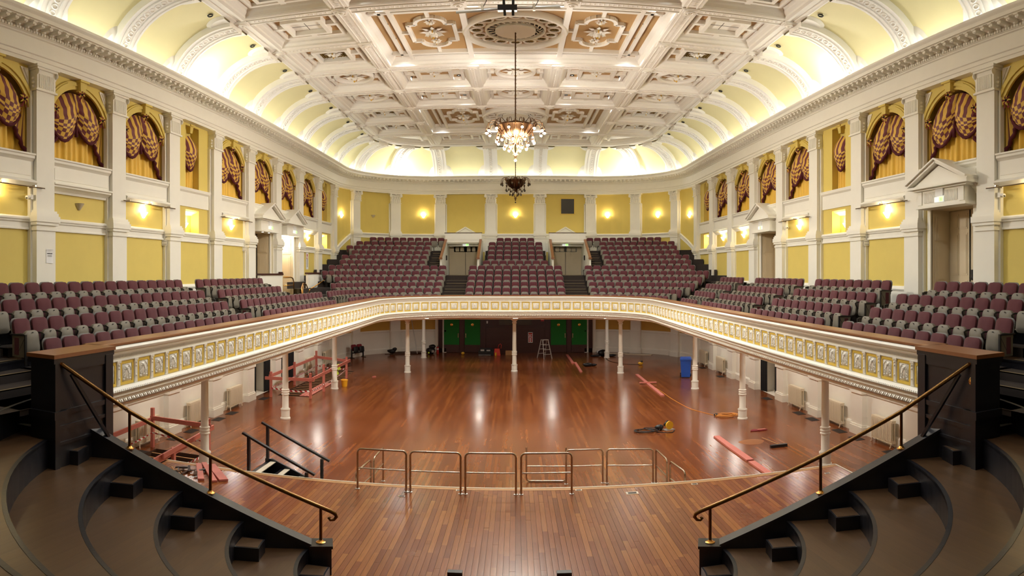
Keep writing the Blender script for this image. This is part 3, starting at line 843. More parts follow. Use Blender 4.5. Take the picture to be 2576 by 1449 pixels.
mb = MB(); mb.use('rail_wood'); sweep(mb, FP, [(-.36, 4.3), (-.36, 4.37), (.0, 4.37), (.03, 4.355), (.03, 4.32), (.0, 4.31)]); bpart(mb, 'handrail')
mb = MB(); mb.use('white_gloss'); sweep(mb, FP, [(.0, 4.31), (.05, 4.3), (.08, 4.27), (.07, 4.23), (.03, 4.21), (.03, 4.18)]); bpart(mb, 'top_moulding', smooth=50)
mb = MB(); mb.use('white_gloss'); sweep(mb, FP, [(.03, 4.18), (.0, 4.14), (-.02, 4.08), (-.03, 4.06)]); bpart(mb, 'fluted_neck', smooth=True)
mb = MB(); mb.use('white_gloss'); sweep(mb, FP, [(-.03, 4.06), (.0, 4.05), (-.0, 4.03), (-.03, 4.03), (-.03, 3.58), (.02, 3.57)]); bpart(mb, 'panel_band')
mb = MB(); mb.use('white_gloss'); sweep(mb, FP, [(.02, 3.57), (.06, 3.55), (.08, 3.51), (.06, 3.47), (.02, 3.46), (.04, 3.44), (.04, 3.41), (.0, 3.4)]); bpart(mb, 'leaf_moulding', smooth=40)
mb = MB(); mb.use('white_gloss'); sweep(mb, FP, [(.0, 3.4), (-.01, 3.34), (-.05, 3.25), (-.11, 3.2), (-.11, 3.175), (-.16, 3.17), (-.3, 3.17)]); bpart(mb, 'egg_moulding', smooth=40)
# flutes on the neck, leaf strokes and eggs on the lower mouldings: far too many to count
GF = fast_along(FP, 0); FL = path_len(FP, 0)[-1]
mb = MB(); mb.use('white_gloss')
def strip(s, hw_, prof):
    x, y, nx, ny = GF(s); tx, ty = -ny, nx
    n = len(prof)
    mb.add([(x + tx * a + nx * d, y + ty * a + ny * d, z) for a in (-hw_, hw_) for d, z in prof] + [(x + nx * (d + .012), y + ny * (d + .012), z) for d, z in prof],
           [(j, j + 1, 2 * n + j + 1, 2 * n + j) for j in range(n - 1)] + [(n + j, 2 * n + j, 2 * n + j + 1, n + j + 1) for j in range(n - 1)])
i = 0.0
while i < FL:
    strip(i, .014, [(.012, 4.15), (-.015, 4.09)]); i += .045
i = 0.0
while i < FL:
    strip(i, .02, [(.07, 3.54), (.085, 3.51), (.065, 3.475)]); i += .06
i = 0.0
while i < FL:
    x, y, nx, ny = GF(i); tx, ty = -ny, nx
    for a, r in ((0, .045), (.075, .02)):
        c = (-.03, 3.29)
        ring = [(x + tx * (a + r * math.cos(u)) + nx * (c[0] + .03 * math.sin(u) + .0), y + ty * (a + r * math.cos(u)) + ny * (c[0] + .03 * math.sin(u)), c[1] + .06 * math.sin(u)) for u in [2 * PI * q / 6 for q in range(6)]]
        cc = (x + tx * a + nx * .03, y + ty * a + ny * .03, c[1])
        mb.add(ring + [cc], [(q, (q + 1) % 6, 6) for q in range(6)])
    i += .13
bpart(mb, 'moulding_enrichment', recalc=False)['kind'] = 'stuff'
# framed relief panels
PP = .545; NP = int(FL / PP); off = (FL - NP * PP) / 2
m = MB(); m.use('gold_paint'); hw_, z0, z1 = .205, 3.59, 4.02
for a, b, c, d in ((-hw_, hw_, z1 - .05, z1), (-hw_, hw_, z0, z0 + .05), (-hw_, -hw_ + .045, z0 + .05, z1 - .05), (hw_ - .045, hw_, z0 + .05, z1 - .05)): m.box(a, b, -.035, -.012, c, d)
PANEL = m.mesh('fascia_panel')
m = MB(); m.use('white_gloss'); w2 = hw_ - .045
m.box(-w2, w2, -.035, -.022, z0 + .05, z1 - .05)
def rl(m, pts, r=.008): m.tube([(x, -.02, z) for x, z in pts], r, 5, cap=False)
zc = (z0 + z1) / 2
rl(m, [(-.13, z0 + .09), (-.13, zc + .02)] + [(.13 * -math.cos(PI * i / 10), zc + .02 + .13 * math.sin(PI * i / 10)) for i in range(11)] + [(.13, z0 + .09)])
m.ball((0, -.02, zc + .07), .032, 8, 5)
for sx in (-1, 1):
    rl(m, [(sx * (.03 + .05 * math.sin(t * 2.2)), zc + .04 - .17 * t) for t in [i / 8 for i in range(9)]], .009)
    rl(m, [(sx * (.075 + .03 * math.cos(u)), zc - .05 + .03 * math.sin(u)) for u in [i * .7 for i in range(9)]], .008)
    rl(m, [(sx * (.06 + .025 * math.cos(u)), zc + .09 + .025 * math.sin(u)) for u in [i * .7 for i in range(9)]], .007)
    m.ball((sx * .1, -.02, zc - .12), .02, 6, 4)
m.add([(-.035, -.01, zc - .085), (.035, -.01, zc - .085), (0, -.01, zc - .125), (0, .01, zc - .09)], [(0, 1, 3), (1, 2, 3), (2, 0, 3)])
RELIEF = m.mesh('relief', smooth=True)
m = MB(); m.use('white_gloss'); m.box(-.05, .05, -.035, -.004, 3.585, 4.03); m.box(-.035, .035, -.01, .004, 3.62, 3.98)
for z in (3.96, 3.9, 3.72): m.ball((0, .004, z), .022, 6, 4)
m.box(-.06, .06, -.03, .012, 4.0, 4.04)
DIVID = m.mesh('panel_divider')
for i in range(NP):
    x, y, nx, ny = GF(off + (i + .5) * PP); rz = rzof(nx, ny)
    p = link('fascia_panel', PANEL, balcony, Vector((x, y, 0)) + BOFF, rz); link('relief', RELIEF, p)
    x, y, nx, ny = GF(off + i * PP); link('panel_divider', DIVID, balcony, Vector((x, y, 0)) + BOFF, rzof(nx, ny))

# soffit and beams below
def inhall(x, y, m=.06):
    if y > YC and abs(x) > CXA:
        s = 1 if x > 0 else -1; dx, dy = abs(x) - CXA, y - YC; r = math.hypot(dx, dy)
        if r > RC - m: dx, dy = dx * (RC - m) / r, dy * (RC - m) / r
        return s * (CXA + dx), YC + dy
    return max(-W + m, min(W - m, x)), min(y, YB - m)
mb = MB(); mb.use('white')
fp = upath(FW, FYC, FCX, 7.3, 20)
v = []
for x, y, nx, ny in fp:
    v.append((x - nx * .25, y - ny * .25, 3.18)); q = inhall(x - nx * 14, y - ny * 14) if ny else (math.copysign(W - .02, x), y); v.append((*q, 3.18))
mb.add(v, [(2 * i, 2 * i + 1, 2 * i + 3, 2 * i + 2) for i in range(len(fp) - 1)]); bpart(mb, 'soffit', recalc=False)
mb = MB(); mb.use('white')
sweep(mb, upath(8.4, 29.9, 2.4, 9, 20), [(-.12, 3.2), (-.12, 2.98), (.12, 2.98), (.12, 3.2)]); bpart(mb, 'soffit_beam')
m = MB(); m.use('white'); m.box(-.17, .17, -.06, .06, 3.06, 3.12); m.use('spot_lens'); m.box(-.14, .14, -.045, .045, 3.055, 3.06); SOFL = m.mesh('soffit_light')
for x, y in ((-4.8, 34.6), (0, 35.0), (4.9, 34.6)): link('soffit_light', SOFL, balcony, Vector((x, y, .05)) + BOFF)

# stepped seating platforms
def d_row(i): return 1.12 + .8 * (i - 1) if i <= 4 else 3.52 + .74 * (i - 4)
def z_row(i): return 3.5 + .32 * (i - 1)
def o_row(i): return .22 if i == 1 else d_row(i) - .5
SP = upath(FW, FYC, FCX, 7.0, 48, .35)
def in_passage(x, y): return 2.15 < abs(x) < 4.62 and y > 38.4
for i in range(1, 13):
    mb = MB(); mb.use('carpet_dark'); z = z_row(i); zp = z_row(i - 1) if i > 1 else 3.4
    o0, o1 = o_row(i), o_row(i + 1) if i < 12 else d_row(12) + .9
    if i == 4: o1 = o_row(5)
    pts = [p for p in SP if p[1] >= (8.62 if i > 1 else 7.0) or p[3] != 0] if i <= 4 else [p for p in SP if p[1] > FYC - 1e-6]
    st = []
    for x, y, nx, ny in pts:
        a = inhall(x - nx * o0, y - ny * o0); b = inhall(x - nx * o1, y - ny * o1)
        if i == 12: b = inhall(x - nx * 30, y - ny * 30) if ny else b
        st.append((a, b))
    for ((a, b), (c, d)), (p, q) in zip(zip(st, st[1:]), zip(pts, pts[1:])):
        if math.dist(a, c) > 1.5: continue
        if i > 4 and all(math.dist(inhall(t[0] - t[2] * o0, t[1] - t[3] * o0), (t[0] - t[2] * o0, t[1] - t[3] * o0)) > .02 for t in (p, q)): continue
        if i >= 7 and in_passage((a[0] + c[0]) / 2, (a[1] + c[1]) / 2): continue
        mb.quad((*a, z), (*b, z), (*d, z), (*c, z)); mb.quad((*a, zp), (*a, z), (*c, z), (*c, zp))
    bpart(mb, 'seating_platform', recalc=False)
mb = MB(); mb.use('carpet_dark')
for s in (-1, 1):
    mb.quad((s * (FW + o_row(5) - .02), 8.62, z_row(4)), (s * W, 8.62, z_row(4)), (s * W, 31.5, z_row(4)), (s * (FW + o_row(5) - .02), 31.5, z_row(4)))
    # end wall of the raised rows towards the stage
    for i in range(2, 5): mb.quad((s * (FW + o_row(i)), 8.62, 3.4), (s * W, 8.62, 3.4), (s * W, 8.62, z_row(i)), (s * (FW + o_row(i)), 8.62, z_row(i)))
    mb.quad((s * (FW + .2), 4.0, 3.5), (s * W, 4.0, 3.5), (s * W, 8.63, 3.5), (s * (FW + .2), 8.63, 3.5))
    # floor of the entrance passage under the far seats
    mb.quad((s * 2.15, 39.2, 5.4), (s * 4.62, 39.2, 5.4), (s * 4.62, YB - .02, 5.4), (s * 2.15, YB - .02, 5.4))
    mb.quad((s * 2.15, 39.2, 5.0), (s * 4.62, 39.2, 5.0), (s * 4.62, 39.2, 5.4), (s * 2.15, 39.2, 5.4))
bpart(mb, 'seating_platform', recalc=False)
# half steps with pale nosings in the aisles
def step_mesh(w, dpt=.3, h=.16):
    m = MB(); m.use('carpet_dark'); m.box(-w / 2, w / 2, -dpt / 2, dpt / 2, 0, h - .012); m.use('nosing'); m.box(-w / 2, w / 2, dpt / 2 - .05, dpt / 2 + .012, h - .03, h); return m.mesh('aisle_step')
ST_B = step_mesh(1.28); ST_S = step_mesh(.86); ST_N = step_mesh(.82); ST_P = step_mesh(.62)
def add_step(me, x, y, nx, ny, z): link('aisle_step', me, balcony, Vector((x, y, z)) + BOFF, rzof(nx, ny))
m = MB(); m.use('nosing'); m.box(-.64, .64, -.03, .03, -.02, .012); NOSE = m.mesh('step_nosing')
for s in (-1, 1):
    for i in range(2, 8):
        y = 34.4 + o_row(i)
        add_step(ST_B, s * 3.49, y - .17, 0, -1, z_row(i - 1)); link('step_nosing', NOSE, balcony, Vector((s * 3.49, y + .02, z_row(i))) + BOFF, 0)
    for i in range(8, 13):
        for xx, w_ in ((s * 5.05, ST_N), (s * 2.0 * .99, None)):
            if w_ is None: continue
            o = o_row(i); dx = abs(xx) - FCX; yy = FYC + math.sqrt((FR + o) ** 2 - dx * dx)
            add_step(w_, xx, yy - .16, 0, -1, z_row(i - 1))
            link('step_nosing', NOSE, balcony, Vector((xx, yy + .03, z_row(i))) + BOFF, 0, (.62, 1, 1))
AISLES = {-1: (18.36,), 1: (14.46, 20.8, 26.45)}
for s in (-1, 1):
    for yy in AISLES[s]:
        for i in range(2, 5):
            X = s * (FW + o_row(i)); add_step(ST_S, X - s * .16, yy, -s, 0, z_row(i - 1)); link('step_nosing', NOSE, balcony, Vector((X + s * .02, yy, z_row(i))) + BOFF, PI / 2, (.66, 1, 1))
    m2 = None
    for j in range(6):                      # steps up to the raised rows from the stage end
        X0 = FW + 1.0 + j * .42
        mm = MB(); mm.use('carpet_dark'); mm.box(*sorted((s * X0, s * W)), 7.35, 8.63, 3.49 + .16 * j, 3.49 + .16 * (j + 1)); mm.use('tool_yellow' if False else 'nosing')
        mm.box(*sorted((s * X0, s * (X0 + .05))), 7.35, 8.63, 3.49 + .16 * (j + 1) - .02, 3.493 + .16 * (j + 1)); bpart(mm, 'aisle_step')

# black end piers of the balcony parapet
m = MB(); m.use('black_paint')
m.box(-.32, .14, 7.25, 8.72, 1.6, 4.31); m.box(-.36, .17, 7.22, 8.74, 4.23, 4.31); m.box(.14, .18, 8.5, 8.7, 1.6, 4.25); m.box(.14, .17, 7.25, 7.36, 1.6, 4.25)
m.box(.14, .165, 7.36, 8.5, 4.1, 4.25); m.box(.14, .165, 7.36, 8.5, 3.42, 3.5); m.box(.14, .165, 7.36, 8.5, 3.2, 3.26); m.box(.14, .16, 7.36, 8.5, 2.95, 3.0); m.box(-.36, .2, 7.2, 7.5, 3.38, 3.5)
m.use('rail_wood'); m.box(-.37, .19, 7.2, 8.76, 4.31, 4.37)
EP = m.mesh('end_pier')
l = link('end_pier', EP, balcony, Vector((-6.4, 0, 0)) + BOFF); r = link('end_pier', EP, balcony, Vector((6.4, 0, 0)) + BOFF); r.scale = (-1, 1, 1)

# slender iron columns
prof = [(.19, 0), (.19, .05), (.165, .07), (.165, .34), (.18, .36), (.18, .4), (.14, .42), (.125, .46), (.12, .93), (.15, .95), (.15, .98), (.125, 1.0), (.15, 1.05), (.125, 1.1), (.15, 1.12), (.15, 1.15), (.115, 1.17),
        (.1, 2.72), (.13, 2.74), (.13, 2.78), (.105, 2.8), (.12, 2.86), (.2, 2.94), (.2, 3.0)]
m = MB(); m.use('white_gloss'); m.lathe(prof[5:], 20); COLM = m.mesh('shaft', smooth=35)
m = MB(); m.use('white_gloss'); m.lathe(prof[:7], 20); COLB = m.mesh('column_base', smooth=35)
cols = [(-8.45, 16.25), (-8.47, 22.85), (-8.47, 29.55), (8.42, 16.25), (8.35, 22.85), (8.4, 29.55), (-5.95, 35.4), (-.06, 36.25), (5.75, 35.15), (-5.94, 41.7), (5.92, 41.7)]
col_lab = {0: 'slim white iron column beside the near boarded pit and stage corner', 1: 'slim white iron column at the near end of the taped-off floor pit', 2: 'slim white iron column beside the yellow bucket',
           3: 'slim white iron column just past the stage corner, across from the broom', 4: 'slim white iron column beyond the coiled yellow cord', 5: 'slim white iron column standing against the blue wheelie bin',
           6: 'white iron column under the balcony front, beside the stack of old boards', 7: 'white iron column standing before the middle of the dark wood screen', 8: 'white iron column under the balcony front, nearest the short pink boards',
           9: 'white iron column standing well back, near the red fire extinguisher', 10: 'white iron column standing well back, beside black tool bags on the floor'}
for j, (x, y) in enumerate(cols):
    c = tag(empty('iron_column', (x, y, 0)), col_lab[j], 'column', 'columns carrying the balcony'); link('shaft', COLM, c); link('column_base', COLB, c)

# ================================================================== SEATS
def pad(m, w, h, t, n=5, rad=.09, y=0, tilt=0, zb=0, top=None, crown=0):
    """rounded upholstered slab standing in the xz plane, front towards +y"""
    out = []
    for cx_, cz_, a0 in ((w / 2 - rad, h - rad, 0), (-w / 2 + rad, h - rad, PI / 2), (-w / 2 + rad, rad, PI), (w / 2 - rad, rad, 1.5 * PI)):
        for i in range(n):
            a = a0 + PI / 2 * i / (n - 1); out.append((cx_ + rad * math.cos(a), cz_ + rad * math.sin(a)))
    if crown:
        out = [(x, z + (crown * (1 - (2 * x / w) ** 2) if z > h / 2 else 0)) for x, z in out]
    N = len(out)
    def ring(k, yy): return [(x * k, yy + (z - h / 2) * 0, h / 2 + (z - h / 2) * k) for x, z in out]
    rings = [ring(.96, 0), ring(1, t * .35), ring(.97, t * .8), ring(.8, t), ring(.4, t * 1.12)]
    v = [p for r_ in rings for p in r_]; f = [tuple(range(N))[::-1]]
    for i in range(len(rings) - 1):
        for k in range(N): f.append((i * N + k, i * N + (k + 1) % N, (i + 1) * N + (k + 1) % N, (i + 1) * N + k))
    f.append(tuple(range((len(rings) - 1) * N, len(rings) * N)))
    ct, st = math.cos(tilt), math.sin(tilt)
    m.add([(x, y + yy * ct - z * st, zb + z * ct + yy * st) for x, yy, z in v], f)
def seat_parts():
    a = MB(); a.use('maroon'); pad(a, .45, .46, .075, rad=.1, y=-.06, tilt=.2, zb=.44)
    b = MB(); b.use('seat_shell'); pad(b, .475, .5, -.03, n=4, rad=.11, y=-.062, tilt=.2, zb=.42)
    c = MB(); c.use('grey_plastic'); pad(c, .405, .43, .085, rad=.1, y=.16, tilt=.12, zb=.24, crown=.02); c.use('dark_metal'); c.box(-.012, .012, .2, .222, .64, .655)
    d = MB(); d.use('dark_metal')
    d.tube([(0, -.1, .6), (0, .16, .63), (0, .22, .625), (0, .255, .6), (0, .245, .55), (0, .1, .3), (0, .06, .24)], [.02, .02, .02, .02, .019, .018, .016], 6)
    e = MB(); e.use('dark_metal'); e.box(-.02, .02, -.12, .14, 0, .03); e.box(-.018, .018, -.06, .05, .03, .45); e.box(-.24, .24, -.03, .0, .4, .44); e.box(-.018, .018, -.12, -.04, .4, .62)
    return dict(backrest=a, back_shell=b, seat_pan=c, armrest=d, seat_leg=e)
SPB = seat_parts()
SPM = {k: v.mesh(k, smooth=45) for k, v in SPB.items()}
m = MB(); m.use('grey_plastic'); m.box(-.015, .015, -.06, .24, .2, .6); m.use('maroon'); m.box(-.021, .021, .0, .11, .24, .56); m.use('dark_metal'); m.box(-.025, .025, -.12, .28, .6, .625); m.box(-.025, .025, .25, .28, .05, .6)
ENDP = m.mesh('end_panel')
seats = []      # x, y, nx, ny, z, label, first, last
NTH = ['first', 'second', 'third', 'fourth', 'fifth', 'sixth', 'seventh', 'eighth', 'ninth', 'tenth', 'eleventh', 'twelfth', 'thirteenth', 'fourteenth', 'fifteenth', 'sixteenth', 'seventeenth', 'eighteenth', 'nineteenth', 'twentieth', 'twenty-first', 'twenty-second', 'twenty-third']
ROWN = ['front', 'second', 'third', 'fourth', 'fifth', 'sixth', 'seventh', 'eighth', 'ninth', 'tenth', 'eleventh', 'top']
SPATH = upath(FW, FYC, FCX, 5.0, 40)
GR = {}
for i in range(1, 13): GR[i] = (fast_along(SPATH, -d_row(i)), path_len(SPATH, -d_row(i))[-1])
def side_block(s, i, y0, n=99, pitch=.52, th=None, lab=''):
    g, L = GR[i]; out = []
    for j in range(n):
        q = y0 - 5.0 + (j + .5) * pitch; q = q if s < 0 else L - q
        x, y, nx, ny = g(q)
        if th and abs(math.atan2(x, y)) < th + .006: break
        out.append((x, y, nx, ny))
    for j, p in enumerate(out):
        seats.append((*p, z_row(i), f'maroon tip-up seat, {NTH[j]} from the stage end, {ROWN[i-1] if i<4 else "back"} row, {lab}', j == 0, j == len(out) - 1, pitch))
LA, LB = 'long block on paper-notice side', 'block below the brass-railed side doors'
RA, RB, RC_, RD = 'block below the big pedimented door', 'block with niche sconce behind', 'block before the narrow side door', 'short corner block past narrow door'
for i in range(1, 5): side_block(-1, i, 8.65, 18, .514, lab=LA)
side_block(-1, 1, 18.83, 40, .52, th=.268, lab=LB); side_block(-1, 2, 18.83, 17, .52, lab=LB); side_block(-1, 3, 18.83, 11, .525, lab=LB); side_block(-1, 4, 18.83, 11, .525, lab=LB)
for i in range(1, 4): side_block(1, i, 8.8, 10, .518, lab=RA)
side_block(1, 4, 8.75, 9, .518, lab=RA)
for i in range(1, 4): side_block(1, i, 14.95, 10, .54, lab=RB)
side_block(1, 4, 15.44, 9, .54, lab=RB)
for i in range(1, 5): side_block(1, i, 21.25, 9, .537, lab=RC_)
for i, y0, th in ((1, 26.86, .2474), (2, 26.8, .2695), (3, 26.96, .2828), (4, 27.6, .3044)): side_block(1, i, y0, 12, .53, th=th, lab=RD)
TH_L = [.2593, .2912, .2863, .2851, .3000, .2888, .2759, .2734, .2575, .2593, .2483, .2329]
TH_R = [.2327, .2578, .2762, .2922, .2960, .283, .2748, .2695, .2572, .2541, .2466, .2275]
def back_block(i):
    g, L = GR[i]; z = z_row(i); nm = ROWN[i - 1]
    half = {7: 8}.get(i, 11 if i <= 6 else 7 if i <= 11 else 5)
    for j in range(half):
        q = L / 2 + (j - (half - 1) / 2) * .515; x, y, nx, ny = g(q)
        seats.append((x, y, nx, ny, z, f'maroon tip-up seat, {NTH[j]} of {nm} row, middle block between far doors', j == 0, j == half - 1, .515))
    x0 = 4.15 if i <= 6 else 5.5 if i <= 11 else 4.75
    for s, TH, lab in ((-1, TH_L, 'far block on brass-railed door side'), (1, TH_R, 'far block beneath the grey wall hatch')):
        # arc length from the middle to x0
        o = d_row(i); qq = FCX + (FR + o) * math.asin((x0 - FCX) / (FR + o)); out = []
        for j in range(23):
            q = L / 2 + s * (qq + (j + .5) * .515); x, y, nx, ny = g(q)
            if abs(math.atan2(x, y)) > TH[i - 1] - .004: break
            hx, hy = inhall(x, y, .3)
            if math.dist((hx, hy), (x, y)) > .01: break
            out.append((x, y, nx, ny))
        for j, p in enumerate(out):
            seats.append((*p, z, f'maroon tip-up seat, {NTH[j]} from far door, {nm} row, {lab}', j == 0, j == len(out) - 1, .515))
for i in range(1, 13): back_block(i)
for s in (-1, 1):      # single end seats beside the black piers
    seats.append((s * 6.98, 6.55, -s * .96, .28, 3.5, 'maroon tip-up seat with folded grey pan standing alone beside the black pier', True, True, .52))
def px(p):
    th = math.atan2(p[0], p[1]); return CXP + FPX * th
vis = [p for p in seats if -18 < px(p) < 2594]
vis.sort(key=lambda p: math.hypot(p[0], p[1]))
solo, rest = vis[:300], vis[300:]
GRP = 'maroon tip-up seats of the balcony'
for k, p in enumerate(solo):
    x, y, nx, ny, z, lab, a, b, pitch = p
    o = empty('theatre_seat', (x, y, z), rzof(nx, ny)); tag(o, lab, 'seat', GRP)
    for nm in ('backrest', 'back_shell', 'seat_pan', 'seat_leg'): link(nm, SPM[nm], o)
    link('armrest', SPM['armrest'], o, (pitch / 2, 0, 0))
    for flag, sx in ((a, -1 if x < 0 else 1), (b, 1 if x < 0 else -1)):
        if not flag: continue
        # local x runs towards the stage on the left side and away from it on the right
        side = -sx
        if side < 0: link('armrest', SPM['armrest'], o, (-pitch / 2, 0, 0))
        link('end_panel', ENDP, o, (side * pitch / 2, 0, 0))
# the smaller, far seats are one object
V = []; F = []; MI = []; mats = []
tv = []; tf = []; tm = []
for nm, mbx in SPB.items():
    n0 = len(tv); tv += [(v[0] + (.257 if nm == 'armrest' else 0), v[1], v[2]) for v in mbx.v]; tf += [tuple(i + n0 for i in f) for f in mbx.f]
    for q in mbx.m:
        mn = mbx.mats[q]
        if mn not in mats: mats.append(mn)
        tm.append(mats.index(mn))
TV = np.array(tv)
for p in rest:
    a = rzof(p[2], p[3]); c, s_ = math.cos(a), math.sin(a); n0 = len(V)
    X = TV[:, 0] * c - TV[:, 1] * s_ + p[0]; Y = TV[:, 0] * s_ + TV[:, 1] * c + p[1]; Z = TV[:, 2] + p[4]
    V += list(zip(X.tolist(), Y.tolist(), Z.tolist())); F += [tuple(i + n0 for i in f) for f in tf]; MI += tm
me = bpy.data.meshes.new('far_seats'); me.from_pydata(V, [], F)
for mn in mats: me.materials.append(MATS[mn])
me.polygons.foreach_set('material_index', MI); me.shade_smooth()
try: me.set_sharp_from_angle(angle=math.radians(45))
except Exception: pass
o = link('theatre_seats', me); o['kind'] = 'stuff'; tag(o, 'rows of small maroon tip-up seats rising to the far wall', 'seats')
print('seats', len(seats), len(vis), len(solo), len(rest))
# ================================================================== STAGE AND CHOIR STEPS
stage = struct(tag(empty('stage', (0, STAGE_Y, 0)), 'low wooden stage of red-brown boards with a pale front edge', 'stage'))
SO = Vector((0, -STAGE_Y, 0))
def spart(mb, name, material=None, smooth=False, recalc=True):
    o = mb.build(name, material, stage, smooth, recalc); o.location = SO; return o
mb = MB(); mb.use('old_timber'); mb.box(STAGE_X0, STAGE_X1, 6.0, STAGE_Y - .04, .02, STAGE_Z - .03); spart(mb, 'stage_frame')
mb = MB(); mb.use('white_strip'); mb.box(STAGE_X0, STAGE_X1 + .03, STAGE_Y - .04, STAGE_Y, .03, STAGE_Z + .012); mb.box(STAGE_X1, STAGE_X1 + .04, 11.6, STAGE_Y, .03, STAGE_Z + .012)
mb.use('raw_wood'); mb.box(STAGE_X0, STAGE_X1, STAGE_Y - .17, STAGE_Y - .04, STAGE_Z - .03, STAGE_Z + .004); spart(mb, 'stage_nosing')
BWD = .095; planks = []; n = int((STAGE_X1 - STAGE_X0) / BWD)
i0 = math.floor(STAGE_X0 / BWD)
rp = random.Random(3)
for i in range(n + 1):
    x0 = max(STAGE_X0, (i0 + i) * BWD); x1 = min(STAGE_X1, (i0 + i + 1) * BWD)
    if x1 - x0 < .02: continue
    cut = 9.6 + rp.random() * 4.0
    planks.append((x0, x1, 6.2, cut)); planks.append((x0, x1, cut, STAGE_Y - .17))
planks.sort(key=lambda p: abs((p[0] + p[1]) / 2) + (6 if p[3] < 10 else 0))
def plank_mb(mb, p):
    g = .0016; h = rp.uniform(-.0012, .0012)
    mb.box(p[0] + g, p[1] - g, p[2] + g, p[3] - g, STAGE_Z - .03, STAGE_Z + h)
for p in planks[:300]:
    mb = MB(); mb.use('stage_wood'); plank_mb(mb, p); spart(mb, 'plank', recalc=False)
mb = MB(); mb.use('stage_wood')
for p in planks[300:]: plank_mb(mb, p)
spart(mb, 'planks', recalc=False)['kind'] = 'stuff'
# small metal floor boxes let into the stage
for k, (x, y) in enumerate(((2.45, 13.45), (-2.35, 13.25), (3.9, 13.75), (7.0, 13.4), (-1.2, 13.8), (1.35, 13.8))):
    m = MB(); m.use('white_strip'); w = .13 if k < 1 else .07
    m.box(x - w, x + w, y - w * .6, y + w * .6, STAGE_Z, STAGE_Z + .006); m.use('grate'); m.box(x - w * .7, x + w * .7, y - w * .4, y + w * .4, STAGE_Z + .006, STAGE_Z + .008); spart(m, 'floor_socket')

choir = struct(tag(empty('choir_steps', (0, 9, .75)), 'curved brown choir tiers with black risers stepping up round the stage', 'choir tiers'))
CO = Vector((0, -9, -.75))
def cpart(mb, name, material=None, smooth=False, recalc=True):
    o = mb.build(name, material, choir, smooth, recalc); o.location = CO; return o
CCX, CCY = 1.0, 9.0
RN = [2.03, 2.95, 3.87, 4.79, 5.66, 6.28, 7.3, 8.2, 9.1, 10.0]
RISE = .4583
def zt_(n): return STAGE_Z + RISE * n
# stringer line in plan (left side mirrored for the right)
SA, SB = (-6.88, 7.98, 3.35), (-2.99, 9.18, 1.25)
def start_angle(r):
    """angle (from the arc centre) where the tier meets the stringer"""
    dx, dy = SB[0] - SA[0], SB[1] - SA[1]; L = math.hypot(dx, dy); ux, uy = dx / L, dy / L
    px_, py_ = SA[0] + CCX, SA[1] - CCY
    b = px_ * ux + py_ * uy; c = px_ * px_ + py_ * py_ - r * r; disc = b * b - c
    if disc < 0: return PI
    t = -b - math.sqrt(disc); x, y = px_ + ux * t, py_ + uy * t
    return math.atan2(y, x) % (2 * PI)
for n_ in range(1, 10):
    r0, r1 = RN[n_ - 1], RN[n_]; z = zt_(n_)
    A0 = [start_angle(r) for r in (r0, r1)]
    if n_ >= 6: A0 = [PI * .97, PI * .97]
    tread = MB(); tread.use('tread_wood'); riser = MB(); riser.use('black_paint'); lip = MB(); lip.use('black_paint')
    N = 26; st = []
    for s in (-1, 1):
        row = []
        for i in range(N + 1):
            t = i / N; p = []
            for r, a0 in ((r0, A0[0]), (r0 + .055, A0[0]), (r1, A0[1])):
                a = a0 + (1.5 * PI - a0) * t; x, y = -CCX + r * math.cos(a), CCY + r * math.sin(a); p.append((-s * x, y))
            row.append(p)
        st.append(row)
    full = [[(x, y) for x, y in p] for p in st[0]] + [[(x, y) for x, y in p] for p in reversed(st[1])]
    full = [[(-x, y) for x, y in p] for p in full]
    for p, q in zip(full, full[1:]):
        tread.quad((*p[1], z), (*q[1], z), (*q[2], z), (*p[2], z))
        lip.quad((*p[0], z + .004), (*q[0], z + .004), (*q[1], z + .004), (*p[1], z + .004)); lip.quad((*p[1], z + .004), (*q[1], z + .004), (*q[1], z - .01), (*p[1], z - .01))
        lip.quad((*p[0], z - .05), (*q[0], z - .05), (*q[0], z + .004), (*p[0], z + .004))
        zr = zt_(n_ - 1)
        off = .012
        riser.quad((*p[0], zr), (*q[0], zr), (*q[0], z - .02), (*p[0], z - .02))
    cpart(tread, 'tread', recalc=False); cpart(riser, 'riser', recalc=False, smooth=True); cpart(lip, 'step_edge', recalc=False)
